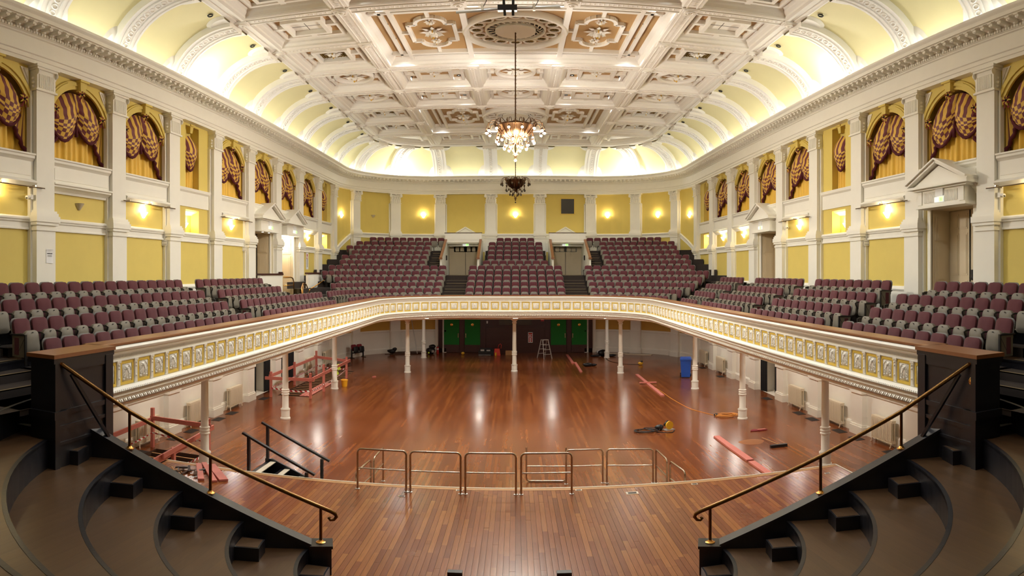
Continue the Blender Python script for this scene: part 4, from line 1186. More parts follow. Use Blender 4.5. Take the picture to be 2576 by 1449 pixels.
# stringer walls, newels and the small half-steps beside them
def unit(a, b):
    d = Vector((b[0] - a[0], b[1] - a[1], 0)); return d.normalized()
for s in (-1, 1):
    f = (lambda x, y, z: (x, y, z)) if s < 0 else (lambda x, y, z: (-x, y, z))
    d = unit(SA, SB); nrm = Vector((-d.y, d.x, 0)); nrm = nrm if nrm.y > 0 else -nrm     # towards the hall
    w = .2
    A, B = Vector(SA), Vector(SB)
    m = MB(); m.use('black_paint')
    a0, b0 = A, B
    def q(p, k, z): v = p + nrm * k; return f(v.x, v.y, z)
    m.add([q(a0, 0, .7), q(a0, w, .7), q(b0, w, .7), q(b0, 0, .7), q(a0, 0, a0.z), q(a0, w, a0.z), q(b0, w, b0.z), q(b0, 0, b0.z)],
          [(3, 2, 1, 0), (4, 5, 6, 7), (0, 1, 5, 4), (1, 2, 6, 5), (2, 3, 7, 6), (3, 0, 4, 7)])
    # capping board
    m.add([q(a0, -.03, a0.z), q(a0, w + .03, a0.z), q(b0, w + .03, b0.z), q(b0, -.03, b0.z), q(a0, -.03, a0.z + .045), q(a0, w + .03, a0.z + .045), q(b0, w + .03, b0.z + .045), q(b0, -.03, b0.z + .045)],
          [(3, 2, 1, 0), (4, 5, 6, 7), (0, 1, 5, 4), (1, 2, 6, 5), (2, 3, 7, 6), (3, 0, 4, 7)])
    cpart(m, 'stringer')
    m = MB(); m.use('black_paint'); P = B + d * .0
    c = [q(P, -.05, 0), q(P, w + .05, 0), q(P + d * .3, w + .05, 0), q(P + d * .3, -.05, 0)]
    m.prism([(v[0], v[1]) for v in c], .74, 1.23); c2 = [q(P - d * .02, -.07, 0), q(P - d * .02, w + .07, 0), q(P + d * .32, w + .07, 0), q(P + d * .32, -.07, 0)]
    m.prism([(v[0], v[1]) for v in c2], 1.23, 1.28); cpart(m, 'newel')
    # half steps
    for n_ in range(1, 7):
        r = RN[n_ - 1]; a = start_angle(r)
        a1 = a + .42 / r
        m = MB(); ring = []
        for rr in (r + .02, r - .36):
            for t in range(4): ring.append((rr, a + (a1 - a) * t / 3 + .1 / r))
        pts = [(-CCX + rr * math.cos(t), CCY + rr * math.sin(t)) for rr, t in ring[:4]] + [(-CCX + rr * math.cos(t), CCY + rr * math.sin(t)) for rr, t in reversed(ring[4:])]
        pts = [(x if s < 0 else -x, y) for x, y in pts]
        z0, z1 = zt_(n_ - 1), zt_(n_ - 1) + RISE / 2
        m.use('black_paint'); m.prism(pts, z0, z1)
        cx_, cy_ = sum(p[0] for p in pts) / 8, sum(p[1] for p in pts) / 8
        m.use('tread_wood'); m.prism([(cx_ + (x - cx_) * .86, cy_ + (y - cy_) * .86) for x, y in pts], z1, z1 + .004)
        cpart(m, 'half_step')
    # brass handrail: post bases on the capping board
    hr = tag(empty('brass_handrail', f(B.x, B.y, 1.2)), 'aged brass handrail with scrolled end, fixed to the black pier with ' + ('one rosette' if s < 0 else 'a spare rosette below'), 'handrail', 'brass handrails down the choir steps')
    HO = -Vector(f(B.x, B.y, 1.2))
    def hpart(m, name, smooth=45):
        o = m.build(name, None, hr, smooth); o.location = HO; return o
    post_t = [(B + d * .14), A + (B - A) * .622, A + (B - A) * .306]
    tops = []
    for j, P in enumerate(post_t):
        zb = 1.28 if j == 0 else P.z + .045
        b = Vector((P.x, P.y, 0)) + nrm * (w / 2); hgt = .62
        m = MB(); m.use('bronze'); m.tube([f(b.x, b.y, zb), f(b.x, b.y, zb + hgt)], .024, 10); hpart(m, 'post')
        m = MB(); m.use('brass'); m.lathe([(.075, 0), (.075, .012), (.05, .022), (.034, .04), (.028, .05)], 18, f(b.x, b.y, zb), cap=True); hpart(m, 'base_plate')
        tops.append(Vector((b.x, b.y, zb + hgt)))
    end = Vector((-6.22, 7.38, 4.22))
    line = [end, tops[2], tops[1], tops[0]]
    d3 = (tops[0] - tops[1]).normalized(); c0 = tops[0] + d3 * .16
    pts = line + [c0, c0 + Vector((d3.x * .08, d3.y * .08, -.05)), c0 + Vector((d3.x * .1, d3.y * .1, -.1)), c0 + Vector((d3.x * .06, d3.y * .06, -.15)), c0 + Vector((-d3.x * .0, -d3.y * .0, -.155)), c0 + Vector((-d3.x * .03, -d3.y * .03, -.12)), c0 + Vector((0, 0, -.1))]
    m = MB(); m.use('bronze'); m.tube([f(*p) for p in pts], [.034] * 5 + [.03, .028, .026, .024, .022, .018], 12); hpart(m, 'rail', True)
    m = MB(); m.use('brass'); m.lathe([(.001, -.05), (.03, -.05), (.045, -.035), (.075, -.01), (.075, .0)], 16, cap=True, T=lambda x, y, z: f(end.x - .02 + x, end.y + z - .02, end.z + y) if False else f(end.x - .06 - z * 1.0, end.y + x, end.z + y)); hpart(m, 'wall_rosette')
    if s > 0:
        m = MB(); m.use('brass'); m.lathe([(.001, -.05), (.04, -.045), (.075, -.01), (.075, .0)], 16, cap=True, T=lambda x, y, z: f(end.x - .06 - z, end.y + x, end.z - .27 + y)); hpart(m, 'wall_rosette')
    # black strut down to the capping board
    m = MB(); m.use('black_paint'); lo = A + (B - A) * .22 + nrm * (w / 2); m.bar(f(end.x + .06, end.y + .16, 4.05), f(lo.x, lo.y, lo.z + .04), .05, .05); cpart(m, 'strut')
# two low dark posts at the edge of the steps
for x in (-.82, .66):
    m = MB(); m.use('grey_plastic'); m.box(-.1, .1, -.04, .04, 0, .4); m.use('black_plastic'); m.box(-.1, .1, -.05, .05, .36, .48)
    o = tag(m.build('padded_post'), 'short dark padded post ' + ('nearer the mug side' if x > 0 else 'nearer the paper-notice side') + ' at the stage edge below the choir steps', 'post', 'padded posts'); o.location = (x, 8.75, STAGE_Z)
# ================================================================== CURTAINS
def striped(name):
    m = bpy.data.materials.new(name); m.use_nodes = True; nt = m.node_tree; b = nt.nodes['Principled BSDF']
    uv = nt.nodes.new('ShaderNodeUVMap'); uv.uv_map = 'uv'; sp = nt.nodes.new('ShaderNodeSeparateXYZ'); nt.links.new(uv.outputs[0], sp.inputs[0])
    u, v = sp.outputs[0], sp.outputs[1]
    su = math_node(nt, 'MODULO', math_node(nt, 'FLOOR', math_node(nt, 'MULTIPLY', u, 9)), 2)
    # checks where the cloth is gathered (low v): rows alternate with the stripes
    rows = math_node(nt, 'MODULO', math_node(nt, 'FLOOR', math_node(nt, 'MULTIPLY', v, 15)), 2)
    chk = math_node(nt, 'ABSOLUTE', math_node(nt, 'SUBTRACT', su, rows))
    low = math_node(nt, 'LESS_THAN', v, .42)
    fac = math_node(nt, 'ADD', math_node(nt, 'MULTIPLY', low, chk), math_node(nt, 'MULTIPLY', math_node(nt, 'SUBTRACT', 1, low), su))
    mx = nt.nodes.new('ShaderNodeMixRGB'); mx.inputs[1].default_value = lin(228, 184, 72); mx.inputs[2].default_value = lin(112, 40, 48); nt.links.new(fac, mx.inputs[0])
    nt.links.new(mx.outputs[0], b.inputs['Base Color']); b.inputs['Roughness'].default_value = .6; b.inputs['Sheen Weight'].default_value = .2
    MATS[name] = m
striped('swag_cloth')
mat('gold_drape', (236, 190, 62), .55, var=.06, vscale=6, sheen=.2)
mat('fringe', (84, 22, 34), .9)
def uv_grid(mb_list, nu, nv, fn):
    vs = [fn(i / (nu - 1), j / (nv - 1)) for j in range(nv) for i in range(nu)]
    fs = [(j * nu + i, j * nu + i + 1, (j + 1) * nu + i + 1, (j + 1) * nu + i) for j in range(nv - 1) for i in range(nu - 1)]
    uvs = [(i / (nu - 1), j / (nv - 1)) for j in range(nv) for i in range(nu)]
    return vs, fs, uvs
def uv_mesh(name, vs, fs, uvs, material, smooth=True):
    me = bpy.data.meshes.new(name); me.from_pydata(vs, [], fs); l = me.uv_layers.new(name='uv')
    li = np.empty(len(me.loops), np.int32); me.loops.foreach_get('vertex_index', li)
    l.data.foreach_set('uv', np.array(uvs, np.float32)[li].ravel())
    me.materials.append(MATS[material])
    if smooth: me.shade_smooth()
    return me
ZCR = AZS + AR
def swag_fn(sx, wide=1.16, zin=10.06, zout=9.9, sag=.52, top_in=ZCR - .04):
    def fn(u, v):            # u: 0 inner .. 1 outer; v: 0 hem .. 1 top
        xi, xo = -.1, wide
        a = PI / 2 * (1 - u)                              # along the arch
        xt = xi + (xo - xi) * u; zt = AZS + math.sqrt(max((AR - .05) ** 2 - min(abs(xt), AR - .06) ** 2, 0)) - .02
        zt = max(zt, zout + .12) if u > .5 else zt
        xb = xi + (xo - xi) * (.04 + .92 * u); zb = zin + (zout - zin) * u - sag * math.sin(PI * u) ** .8 - .1
        z = zb + (zt - zb) * v; x = xb + (xt - xb) * v
        bul = math.sin(PI * min(max(u, .0), 1)) ** .6
        y = -.2 + .34 * bul * (math.sin(PI * (1 - v) * .78 + .25)) * (1 - .15 * v)
        fold = .022 * math.sin(v * 26 + 3 * math.sin(PI * u)) * (1 - v) ** .7 + .012 * math.sin(u * 40) * v
        return (sx * x, y + fold, z - .03 * math.sin(v * 26) * (1 - v) * bul)
    return fn
def build_curtain():
    P = {}
    fa = swag_fn(-1); fb = swag_fn(1, zin=10.02, zout=9.84, sag=.56)
    P['swag'] = [uv_mesh('swag', *uv_grid(None, 27, 22, fa), 'swag_cloth'), uv_mesh('swag', *uv_grid(None, 27, 22, lambda u, v: (lambda p: (p[0], p[1] + .03 - .06 * u, p[2]))(fb(u, v))), 'swag_cloth')]
    m1 = []
    for f in (fa, fb):
        m = MB(); m.use('fringe'); m.tube([(lambda p: (p[0], p[1] - .005, p[2] - .04))(f(i / 18, 0)) for i in range(19)], [.045 + .012 * (i % 2) for i in range(19)], 6); m1.append(m.mesh('fringe', smooth=True))
    P['fringe'] = m1
    vs, fs, uvs = uv_grid(None, 70, 4, lambda u, v: (-1.22 + 2.44 * u, -.24 + .04 * math.sin(u * 62) * (1 - v * .3) + .02 * math.sin(u * 23 + 1), 8.65 + .02 * math.sin(u * 31) + (1.35 - .02) * v))
    P['drape'] = uv_mesh('drape', vs, fs, uvs, 'gold_drape')
    tails = []
    for sx in (-1, 1):
        def tf(u, v, sx=sx):      # u across, v 0 bottom .. 1 top; hem rises towards the middle
            zb = 8.72 + .62 * u; zt = 10.0
            return (sx * (1.24 - .42 * u * (.35 + .65 * (1 - v))), -.12 + .035 * math.sin(u * 16), zb + (zt - zb) * v)
        vs, fs, uvs = uv_grid(None, 14, 5, tf); uvs = [(a * .5, .5 + b * .5) for a, b in uvs]
        t = uv_mesh('side_tail', vs, fs, uvs, 'swag_cloth')
        m = MB(); m.use('fringe'); m.tube([(lambda p: (p[0], p[1] + .01, p[2] - .03))(tf(i / 8, 0)) for i in range(9)], [.05 + .012 * (i % 2) for i in range(9)], 6); tails.append((t, m.mesh('fringe', smooth=True)))
    P['tail'] = tails
    m = MB(); m.use('fringe'); m.tube([(0, -.1, 9.98), (.01, -.08, 9.6), (0, -.08, 9.42)], [.04, .05, .06], 6); P['tie'] = m.mesh('tassel', smooth=True)
    m = MB()
    for k in range(10):
        a = 2 * PI * k / 10; m.use('gold_paint' if k % 2 else 'dk_red'); c, s_ = math.cos(a), math.sin(a); q = (-s_, c)
        m.add([(0, .06, 0), (c * .09 + q[0] * .035, .11, s_ * .09 + q[1] * .035), (c * .17, .05, s_ * .17), (c * .09 - q[0] * .035, .08, s_ * .09 - q[1] * .035)], [(0, 1, 2, 3)])
    m.use('black_matt'); m.ball((0, .08, 0), .035, 8, 5)
    for sx in (-1, 1): m.use('dk_red'); m.add([(0, .05, -.03), (sx * .05, .07, -.22), (sx * .11, .05, -.2)], [(0, 1, 2)])
    P['bow'] = m.mesh('bow')
    m = MB(); m.use('fringe'); n = 20
    pts = [(AR * 1.0 * math.cos(PI * i / n), AZS + AR * math.sin(PI * i / n)) for i in range(n + 1)]
    m.add([(x, -.3, z) for x, z in [(AR, AZ0)] + pts + [(-AR, AZ0)]], [tuple(range(n + 3))]); P['back'] = m.mesh('backing')
    return P
CUR = build_curtain()
def niche_swag(u, v):
    x = -.47 + .94 * u; zt = 10.62 - .25 * (2 * u - 1) ** 2; zb = 9.86 - .5 * math.sin(PI * u)
    y = -.22 + .36 * math.sin(PI * u) ** .6 * math.sin(PI * (1 - v) * .8 + .25)
    return (x * (1 + .05 * math.sin(PI * v)), y + .015 * math.sin(v * 26) * (1 - v), zb + (zt - zb) * v)
NSW = uv_mesh('swag', *uv_grid(None, 21, 22, niche_swag), 'swag_cloth')
m = MB(); m.use('fringe'); m.tube([(lambda p: (p[0], p[1], p[2] - .04))(niche_swag(i / 14, 0)) for i in range(15)], [.045 + .01 * (i % 2) for i in range(15)], 6); NFR = m.mesh('fringe', smooth=True)
NDR = uv_mesh('drape', *uv_grid(None, 40, 3, lambda u, v: (-.48 + .96 * u, -.26 + .035 * math.sin(u * 34), 8.65 + .015 * math.sin(u * 19) + 1.3 * v)), 'gold_drape')
def put_curtain(s, k, lab):
    rz = rzof(-s, 0)
    o = empty('swag_curtain', (s * W, bayc(k), AZ0), rz); tag(o, lab, 'curtain', 'swag curtains of the hall windows')
    D = (0, 0, -AZ0)
    if k in ARCH_BAYS:
        for j in (0, 1):
            w_ = link('swag', CUR['swag'][j], o, D); link('fringe', CUR['fringe'][j], w_)
            t = link('side_tail', CUR['tail'][j][0], o, D); link('fringe', CUR['tail'][j][1], t)
        link('drape', CUR['drape'], o, D); link('tassel', CUR['tie'], o, D); link('backing', CUR['back'], o, D)
        for x, z in ((.02, ZCR - .15), (-1.02, 10.06), (1.04, 10.02)): link('bow', CUR['bow'], o, (x, .0 if abs(x) > .5 else .06, z - AZ0))
    else:
        w_ = link('swag', NSW, o, D); link('fringe', NFR, w_); link('drape', NDR, o, D)
CL = {-1: {-1: 'striped swag curtain before the first bay, partly seen beside the paper-notice pilaster', 0: 'maroon and gold swag curtain above the unlit wall lamp', 1: 'swag curtain above the lighting bar with black clamps', 2: 'narrow single swag curtain in niche above the niche lamp, nearest the paper notice',
           3: 'swag curtain above the lit lamp between narrow niche and brass-railed doors', 4: 'swag curtain above the first brass-railed pedimented door', 5: 'swag curtain above the second brass-railed pedimented door', 6: 'swag curtain above the red and white wall notice', 7: 'narrow single swag curtain in the corner niche past the wall notice'},
      1: {-1: 'striped swag curtain nearest the stage, next to the big pedimented door', 0: 'maroon and gold swag curtain right above the big pediment', 1: 'swag curtain above the lit lamp, between big door and narrow niche', 2: 'narrow single swag curtain in niche above a niche lamp, near big door', 3: 'swag curtain above the lamp between narrow niche and narrow side door',
          4: 'swag curtain above the small pediment of the narrow side door', 5: 'swag curtain in first bay past the narrow side door', 6: 'swag curtain in second bay past the narrow side door', 7: 'narrow single swag curtain in corner niche past the narrow side door'}}
for s in (-1, 1):
    for k in range(-1, 8): put_curtain(s, k, CL[s][k])

# ================================================================== WALL LAMPS
SCONCE_W = 12
def half_bowl(matname):
    m = MB(); m.use(matname); n = 12
    prof = [(.045, -.09), (.16, .085), (.165, .09), (.15, .09), (.04, -.08)]
    v = [(r * math.cos(PI * k / n), max(r * math.sin(PI * k / n), 0) * .9, z) for r, z in prof for k in range(n + 1)]
    m.add(v, [(i * (n + 1) + k, i * (n + 1) + k + 1, (i + 1) * (n + 1) + k + 1, (i + 1) * (n + 1) + k) for i in range(len(prof) - 1) for k in range(n)])
    m.add([(r * math.cos(PI * k / n), r * math.sin(PI * k / n) * .9, -.09) for r in (.045,) for k in range(n + 1)], [tuple(range(n + 1))])
    return m.mesh('lamp_bowl', smooth=40)
BOWL = {True: half_bowl('lamp_glass'), False: half_bowl('lamp_off')}
m = MB(); m.use('white'); m.box(-.06, .06, -.01, .015, -.06, .06); BRK = m.mesh('bracket')
ld = bpy.data.lights.new('sconce_bulb', 'POINT'); ld.energy = SCONCE_W; ld.color = (1, .84, .58); ld.shadow_soft_size = .06
def sconce(x, y, z, nx, ny, lit, lab):
    o = empty('wall_lamp', (x, y, z), rzof(nx, ny)); tag(o, lab, 'lamp', 'wedge wall lamps of the hall')
    link('lamp_bowl', BOWL[lit], o); link('bracket', BRK, o)
    if lit:
        l = bpy.data.objects.new('bulb_light', ld); COL.objects.link(l); l.parent = o; l.location = (0, .1, .16)
SC = {-1: {-1: 'lit wall lamp nearest the stage on paper-notice side', 0: 'unlit plain wedge wall lamp past the paper-notice pilaster', 1: 'lit wall lamp below the lighting bar with black clamps', 2: 'lit lamp in niche under narrow curtain, nearest paper notice', 3: 'lit wall lamp between niche and brass-railed doors', 6: 'lit wall lamp above the red and white wall notice', 7: 'lit lamp in corner niche past the wall notice'},
      1: {-1: 'lit wall lamp on the stage side of the big pedimented door', 1: 'lit wall lamp next to the big pedimented door', 2: 'lit lamp in niche under narrow curtain, near big door', 3: 'lit wall lamp next to the small camera, before narrow side door', 5: 'lit wall lamp just past the narrow side door', 6: 'lit wall lamp two bays past the narrow side door', 7: 'lit lamp in corner niche past the narrow side door'}}
for s in (-1, 1):
    for k, lab in SC[s].items():
        dd = -.33 if k in NICHE_BAYS else .01
        sconce(s * (W - dd), bayc(k), 7.42 if k not in NICHE_BAYS else 7.3, -s, 0, not (s < 0 and k == 0), lab)
for s in (-1, 1):
    for a, z, lab in ((13.7, 9.2, 'wall lamp in the corner bay over the climbing dado'), (42.7, 9.4, 'wall lamp on the curved corner wall')):
        t = math.radians(a); lit = not (s < 0 and a > 40)
        sconce(s * (CXA + (RC - .01) * math.cos(t)), YC + (RC - .01) * math.sin(t), z, -s * math.cos(t), -math.sin(t), lit,
               ('lit ' if lit else 'unlit ') + lab + (', brass-railed door side' if s < 0 else ', grey hatch side'))
    t = math.radians(77)
    sconce(s * (CXA + (RC - .01) * math.cos(t)), YC + (RC - .01) * math.sin(t), 9.48, -s * math.cos(t), -math.sin(t), True, 'lit far-wall lamp beside the far door ' + ('on brass-railed side' if s < 0 else 'under the grey hatch'))
sconce(0, YB - .01, 9.48, 0, -1, True, 'lit far-wall lamp above the middle block of seats')

# ================================================================== UPPER DOORS
def door_leaf(w, h, handle=0):
    m = MB(); m.use('door_cream'); m.box(0, w, -.045, 0, 0, h)
    for z0, z1 in ((.15, .32 * h), (.37 * h, .78 * h), (.82 * h, .97 * h)):
        for a, b in ((.1, w / 2 - .04), (w / 2 + .04, w - .1)):
            m.box(a, b, 0, .012, z0, z1); m.use('door_cream'); m.box(a + .05, b - .05, .012, .024, z0 + .05, z1 - .05)
    return m.mesh('door_leaf')
ndoor = 0
def pediment_mesh(hw_=1.36, z0=7.95, z1=8.66, dep=.62):
    m = MB(); m.use('white')
    P = lambda x, y, z: (x, z, y)
    m.prism([(-hw_ + .12, z0 + .07), (hw_ - .12, z0 + .07), (0, z1 - .12)], -.0, dep - .14, T=P)
    m.box(-hw_, hw_, 0, dep, z0, z0 + .07)
    for sx in (-1, 1):
        v = Vector((-sx * hw_, 0, z1 - z0 - .07)).normalized()
        a = Vector((sx * hw_, dep / 2, z0 + .1)); b = Vector((0, dep / 2, z1))
        m.bar(a, b, dep, .09, up=(0, 0, 1)); m.bar(a + Vector((0, .03, .06)), b + Vector((0, .03, .06)), dep + .06, .045)
    return m.mesh('pediment')
PEDI = pediment_mesh()
def lintel_mesh(fl=True):
    m = MB(); m.use('white'); m.box(-1.05, 1.05, 0, .42, 7.46, 7.95); m.box(-1.2, 1.2, 0, .5, 7.9, 7.96); m.box(-1.12, 1.12, 0, .46, 7.4, 7.47)
    if fl:
        for i in range(26):
            x = -.72 + 1.44 * i / 25
            if abs(x) > .2: m.box(x - .018, x + .018, .42, .44, 7.54, 7.84)
        for s in (-1, 1): m.box(s * .93 - .1, s * .93 + .1, .42, .45, 7.5, 7.88)
    return m.mesh('lintel')
LIN = {True: lintel_mesh(True), False: lintel_mesh(False)}
m = MB(); m.use('exit_white'); m.box(-.19, .19, 0, .06, -.07, .07); m.use('exit_green'); m.box(-.185, -.02, .06, .064, -.062, .062); m.use('paper'); m.box(-.13, -.1, .064, .067, -.045, .04); m.box(-.1, -.06, .064, .067, -.01, .01)
EXITM = m.mesh('exit_panel')
for s, k, z0, fl in ((1, 0, 4.42, True), (1, 4, 4.42, False), (-1, 4, 4.42, False), (-1, 5, 4.42, False)):
    ndoor += 1
    d = struct(empty(f'door_{ndoor}', (s * W, bayc(k), 0), rzof(-s, 0)), 'cream panelled double door under a white pediment')
    lf = door_leaf(.93, 7.38 - z0)
    a = link('door_leaf', lf, d, (-.94, -.66, z0)); b = link('door_leaf', lf, d, (.01, -.66, z0))
    m = MB(); m.use('black_plastic'); m.box(.8, .86, .0, .05, .95, 1.25); m.tube([(.5, .07, 1.02), (.9, .07, 1.02)], .015, 6); m.box(-.006, .006, -.01, .005, 0, 7.38 - z0)
    link('push_bar', m.mesh('push_bar'), a)
    m = MB(); m.use('black_matt'); m.box(-.96, -.935, -.66, -.62, z0, 7.4); m.box(-.01, .01, -.66, -.63, z0, 7.38); m.use('door_cream')
    for sx in (-1, 1):                   # panelled reveals and architraves
        for q0, q1 in ((z0 + .1, z0 + .8), (z0 + .9, z0 + 2.0), (z0 + 2.1, 7.3)):
            m.box(*sorted((sx * .95, sx * .925)), -.58, -.12, q0, q1); m.box(*sorted((sx * .925, sx * .91)), -.5, -.2, q0 + .07, q1 - .07)
    m.use('white')
    for sx in (-1, 1): m.box(*sorted((sx * .95, sx * 1.1)), -.02, .05, z0 - .1, 7.4)
    link('door_frame', m.mesh('door_frame'), d)
    link('lintel', LIN[fl], d); link('pediment', PEDI, d)
    lab = {(1, 0): 'green and white exit sign on the big fluted door lintel', (1, 4): 'green and white exit sign on the narrow side door lintel', (-1, 4): 'exit sign on lintel of the door closed off by the plain balustrade', (-1, 5): 'exit sign on lintel of the door with the bright lamp'}[(s, k)]
    e = tag(empty('exit_sign', (s * (W - .42), bayc(k), 7.6), rzof(-s, 0)), lab, 'sign', 'green exit signs'); link('exit_panel', EXITM, e)
    m = MB(); m.use('paper'); m.box(-.17, .17, .0, .05, .1, .38); link('sign_box', m.mesh('sign_box'), e)
    if s < 0:
        for x in (-.4, .35):
            m = MB(); m.use('spot_lens'); m.lathe([(.001, 0), (.05, 0)], 10, (x, .2, 7.398), cap=False); link('downlight_lens', m.mesh('downlight_lens'), d)
# bright little lamp inside the second door on the left
m = MB(); m.use('bulb'); m.ball((0, 0, 0), .05, 8, 6)
o = tag(m.build('door_lamp'), 'small glaring round lamp inside the brass-railed doorway', 'lamp'); o.location = (-W - .5, bayc(5) + .3, 7.05)
l = bpy.data.lights.new('door_lamp_light', 'POINT'); l.energy = 25; l.color = (1, .9, .72); l.shadow_soft_size = .05
lo = bpy.data.objects.new('door_lamp_light', l); COL.objects.link(lo); lo.parent = o; lo.location = (.12, 0, 0)
m = MB(); m.use('white'); m.tube([(0, 0, .05), (0, 0, .33)], .012, 6); link('stem', m.mesh('stem'), o)

# balustrades and brass rails at the left doors
def balustrade(x, y0, y1, zt, panels, lab):
    o = tag(empty('balustrade', (x, (y0 + y1) / 2, z_row(3))), lab, 'balustrade')
    OFS = (-x, -(y0 + y1) / 2, -z_row(3))
    m = MB(); m.use('white'); m.box(x - .06, x + .06, y0, y1, z_row(3) - .2, zt - .06)
    for i in range(panels):
        a = y0 + (y1 - y0) * (i + .14) / panels; b = y0 + (y1 - y0) * (i + .86) / panels
        m.box(x + .06, x + .075, a, b, zt - .75, zt - .2); m.box(x + .075, x + .085, a + .08, b - .08, zt - .68, zt - .27)
    link('panel_wall', m.mesh('panel_wall'), o, OFS)
    m = MB(); m.use('dark_wood'); m.box(x - .1, x + .1, y0 - .03, y1 + .03, zt - .06, zt + .02); m.box(x - .09, x + .09, y1 - .15, y1 - .01, zt + .02, zt + .09); link('rail', m.mesh('rail'), o, OFS)
balustrade(-10.86, 25.98, 28.75, 5.52, 0, 'plain white balustrade with dark rail closing off the first side door')
balustrade(-10.5, 31.5, 35.3, 5.56, 4, 'white panelled balustrade with dark rail below the wall notice')
br = tag(empty('brass_rail', (-10.3, 29.5, z_row(4))), 'looped brass guard rails on the steps before the side door', 'handrail')
BO = (10.3, -29.5, -z_row(4))
def brt(nm, pts, r=.028):
    m = MB(); m.use('brass'); m.tube(pts, r, 8); link(nm, m.mesh(nm, smooth=True), br, BO)
brt('guard_loop', [(-10.75, 28.8, 5.36), (-10.7, 29.6, 5.36), (-10.68, 29.85, 5.3), (-10.67, 29.95, 5.15), (-10.66, 29.96, z_row(4))]); brt('mid_rail', [(-10.75, 28.8, 4.96), (-10.67, 29.95, 4.96)], .024)
brt('stair_rail', [(-9.3, 27.4, z_row(3) + .1), (-9.9, 28.9, 4.85), (-10.2, 30.0, 5.05), (-10.25, 30.6, 5.0), (-10.25, 30.8, 4.85), (-10.25, 30.85, z_row(4))]); brt('stair_rail', [(-9.4, 27.8, z_row(3)), (-9.95, 29.2, 4.7), (-10.2, 30.1, 4.95)])
brt('long_rail', [(-10.2, 30.9, 4.7), (-10.2, 33.5, 5.15), (-10.2, 34.8, 5.4), (-10.15, 35.25, 5.42), (-10.12, 35.4, 5.2), (-10.12, 35.42, z_row(4))]); brt('low_rail', [(-9.8, 29.4, 4.55), (-10.1, 30.4, 4.55), (-10.2, 31.2, 4.75)])
# far doors at the head of the two aisles
for s in (-1, 1):
    ndoor += 1
    d = struct(empty(f'door_{ndoor}', (s * 3.47, YB, 0), rzof(0, -1)), 'cream double door in a white panelled entrance between the far seats')
    lf = door_leaf(.8, 2.0); z0 = 5.4
    for x in (-.8, 0): link('door_leaf', lf, d, (x, .05, z0))
    m = MB(); m.use('black_matt'); m.box(-.012, .012, .04, .08, z0, 7.4); m.use('door_cream'); m.box(-1.12, -.8, 0, .06, z0, 7.45); m.box(.8, 1.12, 0, .06, z0, 7.45); link('door_frame', m.mesh('door_frame'), d)
    for sx in (-1, 1):                   # passage walls rising with the seats, wooden capping
        X = sx * 1.16; m = MB(); m.use('white')
        L0, L1 = YB - 40.0, 0.0
        m.add([(X - .06, L0, 5.0), (X + .06, L0, 5.0), (X + .06, L0, 6.45), (X - .06, L0, 6.45), (X - .06, 1.9, 5.0), (X + .06, 1.9, 5.0), (X + .06, 1.9, 7.75), (X - .06, 1.9, 7.75), (X - .06, 0, 5.0), (X + .06, 0, 5.0), (X + .06, 0, 7.75), (X - .06, 0, 7.75)],
              [(0, 1, 2, 3), (0, 4, 5, 1), (1, 5, 6, 2), (2, 6, 7, 3), (3, 7, 4, 0), (4, 8, 9, 5), (5, 9, 10, 6), (6, 10, 11, 7), (7, 11, 8, 4), (8, 11, 10, 9)])
        link('passage_wall', m.mesh('passage_wall'), d)
        m = MB(); m.use('rail_wood'); m.bar((X, L0 + .05, 6.48), (X, 1.9, 7.78), .16, .07); m.box(X - .1, X + .1, L0 - .05, L0 + .12, 6.4, 6.5); link('sloping_rail', m.mesh('sloping_rail'), d)
    m = MB(); m.use('white'); m.box(-1.22, 1.22, 1.7, 1.95, 7.58, 8.2)
    for i in range(5):
        a = -1.1 + 2.2 * i / 5; m.box(a + .04, a + .4, 1.95, 1.965, 7.75, 8.1); m.box(a + .09, a + .35, 1.965, 1.975, 7.8, 8.05)
    m.box(-1.16, 1.16, 0, 1.8, 7.5, 7.6); m.box(-1.1, 1.1, .9, 1.1, 7.35, 7.52); link('bridge_panel', m.mesh('bridge_panel'), d)
    m = MB(); m.use('dark_wood'); m.box(-1.25, 1.25, 1.67, 1.98, 8.2, 8.24); link('bridge_rail', m.mesh('bridge_rail'), d)
    m = MB(); m.use('white'); P = lambda x, y, z: (x, z, y); m.prism([(-.62, 8.3), (.62, 8.3), (0, 8.66)], 0, .06, T=P)
    for sx in (-1, 1): m.bar((sx * .75, .06, 8.28), (0, .06, 8.72), .14, .08)
    link('pediment', m.mesh('pediment'), d)
    e = tag(empty('exit_sign', (s * 3.47 - .1 * s, YB - 1.12, 7.45), rzof(0, -1)), 'small green exit sign above the far door ' + ('on the brass-railed side' if s < 0 else 'under the grey hatch'), 'sign', 'green exit signs'); link('exit_panel', EXITM, e)
# grey hatch high on the far wall
m = MB(); m.use('gold_paint'); m.box(-.52, .52, -.02, .05, -.58, .58); m.use('glass_dark'); m.box(-.45, .45, .02, .06, -.52, .52)
o = tag(m.build('wall_hatch'), 'square grey hatch with yellow frame high on the far wall', 'hatch'); o.location = (3.62, YB, 10.19); o.rotation_euler = (0, 0, PI)

